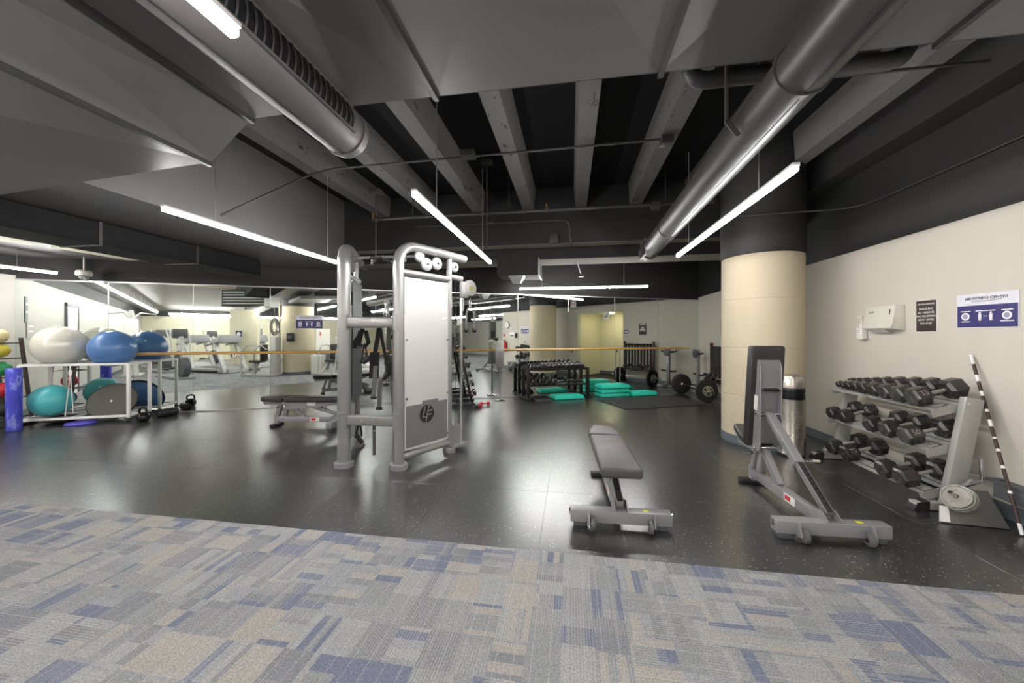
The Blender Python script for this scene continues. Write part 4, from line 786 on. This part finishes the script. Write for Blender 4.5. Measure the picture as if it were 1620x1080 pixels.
af = thing('a_frame_rack', 'black A-frame rack of small dumbbells behind the cable machine', 'rack', (-2.28, 7.2, 0), TH * .75)
for y_ in (-.15, .15):
    for s in (-1, 1): MB().bar((s * .03, y_, 1.32), (s * .30, y_, .05), .045, .09, (0, 1, 0)).build('leg', M['blackm'], af, bevel=.004)
    MB().bar((-.42, y_ * 1.5, .035), (.36, y_ * 1.5, .035), .06, .05).build('floor_bar', M['blackm'], af, bevel=.004); MB().bar((-.4, y_ * 1.3, .13), (.34, y_ * 1.3, .13), .03, .03).build('lower_bar', M['blackm'], af)
MB().box((0, 0, 1.33), (.12, .36, .05)).build('top_bracket', M['blackm'], af, bevel=.006)
for s in (-1, 1):
    for k in range(6):
        z_ = 1.15 - k * .18; r = .024 + .003 * k; x_ = s * (.03 + (.27) * (1.32 - z_) / 1.27 + .052 + r)
        for y_ in (-.15, .15): MB().box((x_ - s * .012, y_, z_ - r * .8661 - .008), (r * 2 + .03, .03, .014)).build('cradle', M['blackm'], af)
        dumbbell('%s small chrome dumbbell from the top, %s side of the A-frame rack' % (ORD[k], 'left' if s < 0 else 'right'), loc_(af, (x_, 0, z_)), TH * .75 + PI / 2, r, .44, .06, 0, 'small dumbbells on the A-frame rack', True)
for k, (x_, y_) in enumerate(((.55, -.2), (.40, -.46))):
    t = thing('dumbbell', ['red vinyl dumbbell on the floor beside the A-frame rack', 'second red-ended dumbbell on the floor by the A-frame rack'][k], 'dumbbell', loc_(af, (x_, y_, .04)), R(30 + 50 * k), 'red dumbbells by the A-frame rack')
    for s in (-1, 1): MB().sphere((s * .07, 0, 0), .04, 14, 10).build('head', M['red'] if s > 0 or k == 0 else M['rub'], t)
    MB().cyl((-.07, 0, 0), (.07, 0, 0), .014, 10).build('handle', M['red'] if k == 0 else M['chrome'], t)

# ---------------------------------------------------------------- ball rack at the left
RO = Vector((-7.07, 4.93, 0)); br_ = thing('ball_rack', 'white tubular ball rack standing before the mirror', 'rack', RO, TH + PI)     # local x runs left along the mirror, local y into the room... negative y towards the mirror
L_, D_ = 1.34, -.50
def bp(x_, y_, z_): return (x_, y_, z_)
for x_ in (0, L_):
    for y_ in (0, D_):
        pst = MB().box((x_, y_, .505), (.042, .042, .86)).build('post', M['white'], br_, bevel=.005); MB().cyl((x_ - .014, y_, .035), (x_ + .014, y_, .035), .035, 14).build('caster', M['rub'], pst); MB().box((x_, y_, .065), (.03, .03, .02)).build('caster_fork', M['steel'], pst)
for z_ in (.935, .10):
    for y_ in (0, D_): MB().bar((0, y_, z_), (L_, y_, z_), .038, .038).build('long_rail', M['white'], br_, bevel=.004)
    for x_ in (0, L_): MB().bar((x_, 0, z_), (x_, D_, z_), .038, .038).build('end_rail', M['white'], br_, bevel=.004)
for x_ in (.76, 1.2): MB().bar((x_, 0, .10), (x_, D_, .10), .03, .03).build('cross_rail', M['white'], br_)
def lb(x_, y_, z_): return loc_(br_, (x_, y_, z_))
def ball(label, p, r, m, group=None, name='stability_ball'):
    t = thing(name, label, 'ball', p, 0, group); MB().sphere((0, 0, 0), r, 48, 28).build('ball', M[m], t, ang=80)
    MB().cyl((0, r * .9, r * .43), (0, r * .915, r * .437), .014, 10).build('valve_plug', M['white'], t)
    for z_ in (-.35, -.25, .25, .35): MB().tube([(math.cos(a) * r * math.sqrt(1 - z_ * z_), math.sin(a) * r * math.sqrt(1 - z_ * z_), r * z_) for a in [i * 2 * PI / 48 for i in range(48)]], .0016, 5, closed=True).build('moulded_ring', M[m], t)
    return t
ball('large pearl white stability ball on top of the white rack', lb(1.01, -.22, 1.225), .317, 'whiteball', 'stability balls')
ball('large blue stability ball on top of the white rack', lb(.34, -.22, 1.175), .294, 'blueball', 'stability balls')
ball('teal stability ball on the lower shelf of the white rack', lb(1.06, -.13, .37), .245, 'tealball', 'stability balls')
bo = thing('balance_dome', 'blue half-ball balance trainer tipped on edge in the white rack', 'balance trainer', lb(.36, -.22, .315)); bo.rotation_euler = (Matrix.Rotation(TH, 4, 'Z') @ Matrix.Rotation(R(14), 4, 'Y') @ Matrix.Rotation(R(62), 4, 'X')).to_euler()
MB().lathe([(.20, .0), (.28, -.004), (.30, -.012), (.315, -.03), (.30, -.045), (.28, -.05)], 48).build('platform', pm('platform_grey', '#56534c', .6, var=.12), bo)
MB().lathe([(.317, -.02), (.321, -.032), (.317, -.045)], 48).build('rim', M['rub'], bo); MB().lathe([(.3, -.045), (.285, -.1), (.24, -.16), (.17, -.205), (.08, -.228), (.001, -.232)], 48).build('dome', M['blueball'], bo, ang=80); MB().cyl((0, 0, .0), (0, 0, .006), .016, 14).build('plug', M['white'], bo)
kb = thing('kettlebell', 'glossy black kettlebell on the floor beside the white rack', 'kettlebell', (-6.86, 4.98, 0)); MB().lathe([(.05, 0), (.075, .02), (.09, .065), (.08, .115), (.045, .145), (.01, .15)], 28).build('bell', pm('gloss_black', '#141313', .12, metal=.4), kb, ang=80)
MB().tube([Vector((RT.x * a, RT.y * a, b)) for a, b in ((-.045, .12), (-.06, .165), (-.05, .205), (-.02, .22), (.02, .22), (.05, .205), (.06, .165), (.045, .12))], .016, 10).build('handle', MATS['gloss_black'], kb)
fr = thing('foam_roller', 'short black hollow foam roller lying by the mirror', 'foam roller', (-6.93, 5.4, .065)); fr.rotation_euler = (0, 0, R(75)); MB().lathe([(.045, -.14), (.062, -.14), (.065, -.135), (.065, .135), (.062, .14), (.045, .14), (.045, -.13)], 28, Matrix.Rotation(PI / 2, 4, 'Y')).build('sleeve', M['rub'], fr); MB().cyl((-.12, 0, 0), (.12, 0, 0), .044, 20).build('core', pm('maroon_core', '#3a1d1f', .5), fr)
f2 = thing('foam_roll', 'tall blue marbled foam roll standing at the left end of the rack', 'foam roller', (-8.10, 4.22, 0)); MB().lathe([(.072, 0), (.0775, .008), (.0775, .908), (.072, .916)], 32).build('roll', M['foam'], f2)
pd = thing('purple_disc', 'purple plastic disc on the floor under the white rack', 'disc', lb(.62, -.02, 0)); MB().lathe([(.17, 0), (.18, .01), (.17, .03), (.12, .035)], 32).build('disc', M['purple'], pd)
wb_ = thing('wobble_board', 'black round wobble board lying under the teal ball', 'board', lb(.98, -.24, .0)); MB().lathe([(.1, 0.0), (.16, .03), (.24, .05), (.25, .065), (.24, .075)], 36).build('board', M['rub'], wb_)
jr = thing('jump_rope', 'thin pale rope hanging in a loop from the white rack', 'rope', lb(.72, .028, .93))
MB().tube([Vector((0, 0, .0)), Vector((-.02, 0, -.3)), Vector((-.07, 0, -.62)), Vector((-.1, 0, -.8))], .006, 8).tube([Vector((0, 0, 0)), Vector((.02, 0, -.3)), Vector((.05, 0, -.6)), Vector((.06, 0, -.75))], .006, 8).build('cord', M['white'], jr)
# medicine ball rack
mb_ = thing('medicine_ball_rack', 'dark upright medicine ball rack at the far left edge', 'rack', (-8.58, 4.44, 0), TH)
for x_ in (-.16, .16): MB().bar((x_, .12, .02), (x_, -.06, 1.36), .035, .035).build('post', pm('bronze_post', '#4f4643', .4, metal=.3), mb_)
for z_ in (.14, .44, .76, 1.05, 1.28): MB().tube([(-.16, .1 - .13 * z_, z_), (-.16, -.16 - .1 * z_, z_), (.16, -.16 - .1 * z_, z_), (.16, .1 - .13 * z_, z_)], .009, 8).build('ball_cradle', M['blackm'], mb_)
MB().box((0, .0, .02), (.42, .5, .04)).build('base', M['blackm'], mb_)
for (z_, m, nm) in ((1.37, 'beige', 'beige and black medicine ball, top of the upright rack'), (1.15, 'yellow', 'yellow medicine ball in the upright rack'), (.87, 'green', 'green medicine ball in the upright rack'), (.55, 'red', 'red medicine ball in the upright rack'), (.25, 'rub', 'black medicine ball at the bottom of the upright rack')):
    t = ball(nm, loc_(mb_, (0, -.06 - .1 * z_, z_ + .02)), .109, m, 'medicine balls', 'medicine_ball')
    if m == 'beige': MB().sphere((0, 0, -.005), .108, 24, 14, (1.0, 1, .96)).build('dark_half', M['rub'], t)
    if m == 'yellow': MB().box((.074, -.074, 0), (.05, .012, .035), Matrix.Rotation(R(0), 4, 'Z')).build('printed_badge', pm('olive_badge', '#7b7327', .5), t)

# left wall fixtures (seen in the mirror)
for nm, lab_, y_, z_, wd, ht, m in (('slim_sign', 'slim grey notice strip on the left wall, in the mirror', 4.22, 1.85, .12, .45, 'slate'), ('grey_board', 'grey framed board on the left wall, in the mirror', 4.0, 1.5, .4, .3, 'rackgrey')):
    t = thing(nm, lab_, 'sign', (XL, y_, z_), PI / 2); MB().box((0, -.008, 0), (wd, .014, ht)).build('board', M[m], t); MB().box((0, -.016, ht * .2), (wd * .6, .002, ht * .08)).box((0, -.016, -ht * .1), (wd * .6, .002, ht * .08)).build('print_lines', M['letter'], t)
dr_ = thing('door_1', 'dark framed door in the left wall, in the mirror', 'door', (XL, 1.3, 0), PI / 2); dr_['kind'] = 'structure'; MB().box((-.5, -.02, 1.05), (.08, .05, 2.1)).box((.5, -.02, 1.05), (.08, .05, 2.1)).box((0, -.02, 2.1), (1.08, .05, .08)).build('door_frame', M['slate'], dr_); MB().box((0, -.01, 1.03), (.92, .03, 2.05)).build('door_leaf', M['whitep'], dr_); MB().cyl((.38, -.03, 1.0), (.38, -.09, 1.0), .02, 12).build('handle', M['chrome'], dr_)

# ---------------------------------------------------------------- the carpeted machine area behind the camera (seen in the mirror)
def treadmill(label, x, y, rz):
    t = thing('treadmill', label, 'treadmill', (x, y, 0), rz, 'treadmills')
    MB().box((0, -.55, .13), (.78, 1.5, .1)).build('deck', M['machine'], t, bevel=.015); MB().box((0, -.6, .185), (.52, 1.36, .012)).build('belt', M['treadb'], t)
    MB().add([(-.4, .0, .02), (.4, .0, .02), (.38, .62, .02), (-.38, .62, .02), (-.38, .0, .3), (.38, .0, .3), (.34, .55, .16), (-.34, .55, .16)], [(3, 2, 1, 0), (4, 5, 6, 7), (0, 1, 5, 4), (1, 2, 6, 5), (2, 3, 7, 6), (3, 0, 4, 7)]).build('motor_hood', M['tread'], t, bevel=.02)
    for s in (-1, 1):
        MB().bar((s * .4, .5, .03), (s * .38, -.02, 1.12), .06, .15, (1, 0, 0)).build('upright', M['machine'], t, bevel=.01); MB().bar((s * .37, .0, 1.12), (s * .37, -.5, 1.02), .06, .07).build('side_rail', M['tread'], t, bevel=.015); MB().box((s * .4, -.55, .06), (.06, 1.3, .06)).build('side_foot', M['blackm'], t)
    MB().add([(-.46, -.25, 1.08), (.46, -.25, 1.08), (.46, .22, 1.12), (-.46, .22, 1.12), (-.44, -.18, 1.18), (.44, -.18, 1.18), (.4, .2, 1.42), (-.4, .2, 1.42)], [(3, 2, 1, 0), (4, 5, 6, 7), (0, 1, 5, 4), (1, 2, 6, 5), (2, 3, 7, 6), (3, 0, 4, 7)]).build('console', M['tread'], t, bevel=.03)
    MB().box((0, 0, 0), (.34, .012, .2), Matrix.Translation((0, -.02, 1.3)) @ Matrix.Rotation(R(-58), 4, 'X')).build('display', M['treadb'], t); MB().tube([(-.3, -.3, 1.1), (0, -.36, 1.12), (.3, -.3, 1.1)], .018, 8).build('grab_bar', M['blackm'], t)
    return t
VA = R(49) - R(9.08)      # real heading of 'image right' behind the mirror
def head(deg): return VA - R(deg)
treadmill('nearest silver treadmill on the carpet, seen in the mirror', -6.0, -2.9, head(90) + R(15)); treadmill('second treadmill behind the nearest one, in the mirror', -4.9, -4.9, head(90) + R(15)); treadmill('third treadmill farther back, in the mirror', -6.9, -5.2, head(90) + R(15))
def elliptical(label, x, y, rz):
    t = thing('elliptical_trainer', label, 'elliptical', (x, y, 0), rz, 'elliptical trainers')
    MB().box((0, -.2, .04), (.5, 1.7, .08)).build('base', M['tread'], t, bevel=.01); MB().lathe([(.3, -.1), (.32, -.08), (.32, .08), (.3, .1)], 28, Matrix.Translation((0, .45, .38)) @ Matrix.Rotation(PI / 2, 4, 'Y')).build('flywheel_cover', M['slate'], t)
    MB().bar((0, .45, .5), (0, .25, 1.35), .09, .12).build('mast', M['machine'], t, bevel=.01); MB().box((0, .18, 1.45), (.4, .08, .3), Matrix.Translation((0, 0, 0))).build('console', M['slate'], t, bevel=.03); MB().box((0, .137, 1.47), (.26, .006, .17)).build('display', M['screen'], t)
    for s in (-1, 1):
        MB().tube([(s * .2, .35, .5), (s * .25, .25, 1.1), (s * .27, .0, 1.5), (s * .25, -.1, 1.62)], .022, 10).build('swing_arm', M['machine'], t); MB().bar((s * .17, .45, .3), (s * .17, -.75, .22), .05, .06).build('pedal_arm', M['machine'], t); MB().box((s * .17, -.3, .3), (.16, .4, .05)).build('pedal', M['treadb'], t, bevel=.015)
    return t
for i, (x, y) in enumerate(((-7.3, -1.5), (-7.9, -4.6), (-8.4, -7.2), (-7.6, -7.4), (-6.4, -7.9))): elliptical('%s elliptical trainer from the camera, left part of the mirror' % ORD[i], x, y, head(60))
def stack_machine(label, x, y, rz, h=1.35, m='machine', seat=True, arms=False):
    t = thing('weight_machine', label, 'gym machine', (x, y, 0), rz, 'weight stack machines')
    MB().box((0, 0, h / 2 + .04), (.34, .2, h)).build('stack_tower', M[m], t, bevel=.03); MB().box((0, -.105, h * .45), (.2, .01, h * .7)).build('stack_window', M['treadb'], t); MB().box((0, -.45, .04), (.5, 1.2, .07)).build('base', M['machine'], t, bevel=.01)
    if seat:
        MB().bar((0, -.75, .06), (0, -.62, .45), .09, .09).build('seat_post', M['machine'], t); MB().box((0, -.62, .5), (.36, .4, .08)).build('seat', M['vinyl'], t, bevel=.025); MB().box((0, -.4, .8), (.34, .08, .55), Matrix.Rotation(0, 4, 'X')).build('back_pad', M['vinyl'], t, bevel=.025)
        for s in (-1, 1): MB().tube([(s * .22, -.15, .9), (s * .3, -.3, 1.05), (s * .3, -.75, 1.05), (s * .3, -.95, .85), (s * .3, -.98, .1)], .024, 10).build('frame_tube', M['machine'], t); MB().bar((s * .2, -1.0, .04), (s * .12, -.65, .45), .05, .05).build('seat_leg', M['machine'], t)
    if arms:
        for s in (-1, 1): MB().tube([(0, 0, h), (s * .2, -.2, h + .25), (s * .55, -.4, h + .22), (s * .62, -.45, h + .1)], .02, 10).build('press_arm', M['machine'], t)
        MB().box((0, 0, h + .15), (.1, .12, .35)).build('arm_head', M['machine'], t)
    return t
stack_machine('leg machine with black seat beside the second column, in the mirror', -4.75, -.35, head(90), 1.32)
stack_machine('tall silver stack machine right of the white box, in the mirror', -2.75, .0, head(180), 1.32)
stack_machine('tall white multi machine against the left wall, in the mirror', -8.5, -2.9, head(40), 1.9, 'whitep', True, True)
stack_machine('dark pulldown machine beyond the right wall corner, in the mirror', 3.75, .75, head(200), 2.0, 'shroud', True, True)
stack_machine('dark twin stack machine far behind the A-frame, in the mirror', 3.25, -2.1, head(180), 1.9, 'shroud'); stack_machine('second dark stack machine farthest right area, in the mirror', 4.2, -3.0, head(180), 1.9, 'shroud', True, True)
stack_machine('silver stack machine behind the treadmills, in the mirror', -4.4, -9.2, head(180), 1.7, 'machine', True, True)
def lowbench(label, x, y, rz):
    t = thing('flat_bench', label, 'bench', (x, y, 0), rz, 'plain benches in the mirror'); MB().box((0, 0, .44), (.3, 1.2, .08)).build('pad', M['vinyl'], t, bevel=.025)
    for y_ in (-.45, .45): MB().box((0, y_, .2), (.08, .07, .4)).box((0, y_, .03), (.45, .07, .06)).build('leg', M['machine'], t)
    MB().box((0, 0, .37), (.07, .95, .06)).build('beam', M['machine'], t); return t
lowbench('plain bench on the carpet behind the wipes stand, in the mirror', 2.4, -.6, head(90))
for i, (z_, r) in enumerate(((.09, .09), (.27, .09), (.09, .09))):
    t = thing('bolster', ['left', 'upper', 'right'][i] + ' white bolster roll on the carpet, in the mirror', 'bolster', (-1.95 - .64 * .1 * (0, 1, 2)[i], .35 + .767 * .1 * (0, 1, 2)[i], (.092, .26, .092)[i]), VA, 'white bolsters'); MB().lathe([(.07, -.3), (.09, -.28), (.09, .28), (.07, .3)], 24, Matrix.Rotation(PI / 2, 4, 'Y') @ Matrix.Rotation(0, 4, 'X')).build('roll', M['whitep'], t); MB().lathe([(.0915, -.02), (.0915, .02)], 24, Matrix.Rotation(PI / 2, 4, 'Y')).build('band', M['lbl'], t)
wbx = thing('white_cabinet', 'low white cabinet beside the second column, in the mirror', 'cabinet', (-3.5, .06, 0), VA); MB().box((0, 0, .36), (.38, .3, .68)).build('body', M['whitep'], wbx, bevel=.006); MB().box((0, .152, .37), (.34, .008, .6)).build('door', M['whitep'], wbx)
whb = thing('notice_stand', 'tall white notice panel behind the second column, in the mirror', 'panel', (-2.9, -1.9, 0), VA + PI); MB().box((0, 0, 1.15), (.55, .03, 1.0)).build('board', M['whitep'], whb); MB().box((.1, -.018, 1.45), (.06, .004, .16)).build('red_mark', M['red'], whb); MB().box((0, .02, .33), (.5, .3, .66)).build('stand', M['slate'], whb)
# on the second column
an = R(124); cc = Vector((-4.02, -.58, 0)); nv = Vector((math.cos(an), math.sin(an), 0))
cbx = thing('wall_box', 'dark dispenser box on the second column, in the mirror', 'dispenser', cc + nv * .5 + Z3 * 1.33, an + PI / 2); MB().box((0, -.06, 0), (.24, .12, .3)).build('body', M['rub'], cbx, bevel=.03); MB().box((0, -.125, .0), (.12, .012, .1)).build('window', M['slate'], cbx)
cp = thing('conduit', 'pale vertical conduit beside the second column, in the mirror', 'conduit', cc + Vector((math.cos(an + 1.5), math.sin(an + 1.5), 0)) * .62); MB().cyl((0, 0, 0), (0, 0, 2.6), .028, 12).build('pipe_run', M['column'], cp); MB().box((0, 0, 1.35), (.1, .1, .16)).build('junction_box', M['offw'], cp)
hc = thing('handle_bundle', 'bundle of hanging chrome cable handles beside the second column, in the mirror', 'handles', cc + Vector((math.cos(an + 1.35), math.sin(an + 1.35), 0)) * .75 + Z3 * 1.7)
for k in range(5): MB().tube([Vector((math.cos(a) * (.06 + .02 * k), .03 * k - .05, math.sin(a) * (.2 + .03 * k))) for a in [i * 2 * PI / 20 for i in range(20)]], .012, 8, closed=True).build('handle_loop', M['chrome'] if k % 2 else M['blackm'], hc)
MB().cyl((0, 0, .3), (0, 0, .7), .01, 8).build('hook', M['blackm'], hc)
tv = thing('television', 'small flat television hung from the ceiling, in the mirror', 'television', (-5.3, -5.0, 1.9), head(150)); MB().box((0, 0, 0), (.72, .06, .45)).build('bezel', M['blackm'], tv, bevel=.01); MB().box((0, -.033, .01), (.66, .004, .39)).build('screen', emit('tv_screen', '#4d7f9d', .8), tv); MB().cyl((0, .04, .1), (0, .04, .78), .02, 10).build('bracket', M['pipe'], tv)
ah = thing('fan_coil_unit', 'louvred ceiling fan coil with pale flanges, in the mirror', 'air unit', (-5.62, 1.72, 2.22), VA); MB().box((0, 0, .22), (1.2, .6, .42)).build('casing', M['black'], ah)
for k in range(5): MB().box((0, .31, .06 + k * .08), (1.12, .02, .03), Matrix.Rotation(0, 4, 'X')).build('louvre', M['rackgrey'], ah)
for s in (-1, 1): MB().box((s * .6, .0, .22), (.03, .64, .46)).build('flange', M['rackgrey'], ah)
# more right-wall fixtures, beyond the frame but in the mirror
def rwall(name, label, cat, y, z): return thing(name, label, cat, (XW, y, z), -PI / 2)
ck = rwall('wall_clock', 'round wall clock on the right wall, in the mirror', 'clock', 2.42, 1.83); MB().lathe([(.16, 0), (.16, .03), (.145, .035)], 32, Matrix.Rotation(PI / 2, 4, 'X')).build('case', M['blackm'], ck); MB().lathe([(.14, .03), (.14, .0365)], 32, Matrix.Rotation(PI / 2, 4, 'X')).build('face', M['letter'], ck); MB().bar((0, -.039, 0), (.06, -.039, .06), .003, .012).bar((0, -.039, 0), (-.02, -.039, -.09), .003, .012).build('hands', M['ink'], ck)
fx = rwall('fire_extinguisher', 'red fire extinguisher hung on the right wall, in the mirror', 'extinguisher', 2.35, .95); MB().lathe([(.07, -.25), (.075, -.22), (.075, .12), (.05, .18), (.025, .2)], 24, Matrix.Translation((0, -.09, 0))).build('cylinder', M['red'], fx); MB().box((0, -.09, .23), (.1, .03, .04)).build('valve', M['blackm'], fx); MB().tube([(.03, -.09, .21), (.11, -.1, .1), (.1, -.11, -.15)], .012, 8).build('hose', M['rub'], fx); MB().box((0, -.006, 0), (.06, .012, .2)).build('bracket', M['blackm'], fx)
fa = rwall('fire_alarm', 'small red alarm box on the right wall, in the mirror', 'alarm', 2.22, 1.4); MB().box((0, -.02, 0), (.1, .04, .1)).build('box', M['red'], fa, bevel=.006); MB().box((0, -.042, -.01), (.06, .006, .03)).build('pull_bar', M['letter'], fa)
pb = rwall('poster_board', 'pale framed notice on the right wall near the clock, in the mirror', 'sign', 2.75, 1.42); MB().box((0, -.008, 0), (.34, .014, .22)).build('frame', M['chan'], pb); MB().box((0, -.016, 0), (.3, .003, .18)).build('sheet', M['lbl'], pb); MB().box((0, -.018, -.04), (.24, .002, .06)).build('picture', M['slate'], pb)
ph = rwall('wall_phone', 'dark wall phone box on the right wall, in the mirror', 'phone', 3.02, 1.38); MB().box((0, -.03, 0), (.13, .06, .2)).build('body', M['rub'], ph, bevel=.015); MB().box((-.03, -.07, 0), (.035, .03, .18)).build('handset', M['blackm'], ph, bevel=.01)
ds = rwall('dark_notice', 'dark rules notice on the wall past the entry, in the mirror', 'sign', 8.75, 1.58); MB().box((0, -.004, 0), (.24, .006, .33)).build('board', M['dark'], ds)
for z_, wd in ((.13, .17), (.05, .1), (.015, .1), (-.02, .17), (-.055, .17)): MB().box((0, -.008, z_), (wd, .002, .018)).build('text_line', M['letter'], ds)
ss = rwall('restroom_sign', 'small dark restroom sign beside the entry, in the mirror', 'sign', 8.2, 1.5); MB().box((0, -.004, 0), (.15, .006, .12)).build('board', M['navy'], ss)
for x_ in (-.03, .03): MB().box((x_, -.008, 0), (.03, .002, .06)).build('figure_icon', M['letter'], ss)
ms_ = thing('exit_figure_sign', 'small white square sign hung in the entry, in the mirror', 'sign', (3.2, 7.55, 2.02), -PI / 2); MB().box((0, 0, 0), (.22, .02, .24)).build('board', M['letter'], ms_); MB().box((-.02, -.012, 0), (.03, .004, .14)).box((.04, -.012, -.03), (.03, .004, .09)).build('figure_icon', M['ink'], ms_); MB().cyl((0, 0, .12), (0, 0, .14), .006, 8).build('hanger', M['chan'], ms_)
mn_ = thing('restroom_figure', 'small dark figure mark on the entry wall, in the mirror', 'sign', (4.55, 7.3, 1.45), -PI / 2); MB().box((0, -.003, 0), (.04, .005, .12)).build('body_icon', M['ink'], mn_); MB().lathe([(.022, 0), (.022, .004)], 16, Matrix.Translation((0, -.002, .09)) @ Matrix.Rotation(PI / 2, 4, 'X')).build('head_icon', M['ink'], mn_)
ex = thing('exit_sign', 'white hanging EXIT sign just under the mirror top edge', 'sign', (2.75, 6.55, 2.42), R(-66)); MB().box((0, 0, 0), (.36, .04, .2)).build('box', M['letter'], ex, bevel=.004)
text('lettering', 'EXIT', .15, pm('exit_red', '#b32a22', .5), ex, (0, -.022, 0)); MB().cyl((0, 0, .1), (0, 0, 1.35), .008, 8).build('stem', M['pipe'], ex)
# notices on the far wall
for i, x in enumerate((-5.6, -5.2)): t = thing('navy_notice', ['left', 'right'][i] + ' small navy notice behind the leg machine, in the mirror', 'sign', (x, -3.2 - i * .1, 1.45), VA + PI); MB().box((0, 0, 0), (.24, .01, .24)).build('board', M['navy'], t); MB().lathe([(.07, 0), (.07, .003)], 20, Matrix.Translation((0, -.006, 0)) @ Matrix.Rotation(PI / 2, 4, 'X')).build('round_icon', M['letter'], t)
t0 = MB().box((-5.4, -3.35, 1.2), (1.1, .12, 2.39), Matrix.Translation((-5.4, -3.35, 1.2)) @ Matrix.Rotation(VA, 4, 'Z') @ Matrix.Translation((5.4, 3.35, -1.2)) @ Matrix.Translation((0, 0, 0))).build('wall_stub', M['vest']); struct(t0, 'pale free-standing wall stub behind the leg machine, in the mirror', 'wall')
MB().box((-5.4, -3.35, .055), (1.12, .14, .11), Matrix.Translation((-5.4, -3.35, 0)) @ Matrix.Rotation(VA, 4, 'Z') @ Matrix.Translation((5.4, 3.35, 0))).build('baseboard', M['base'], t0)
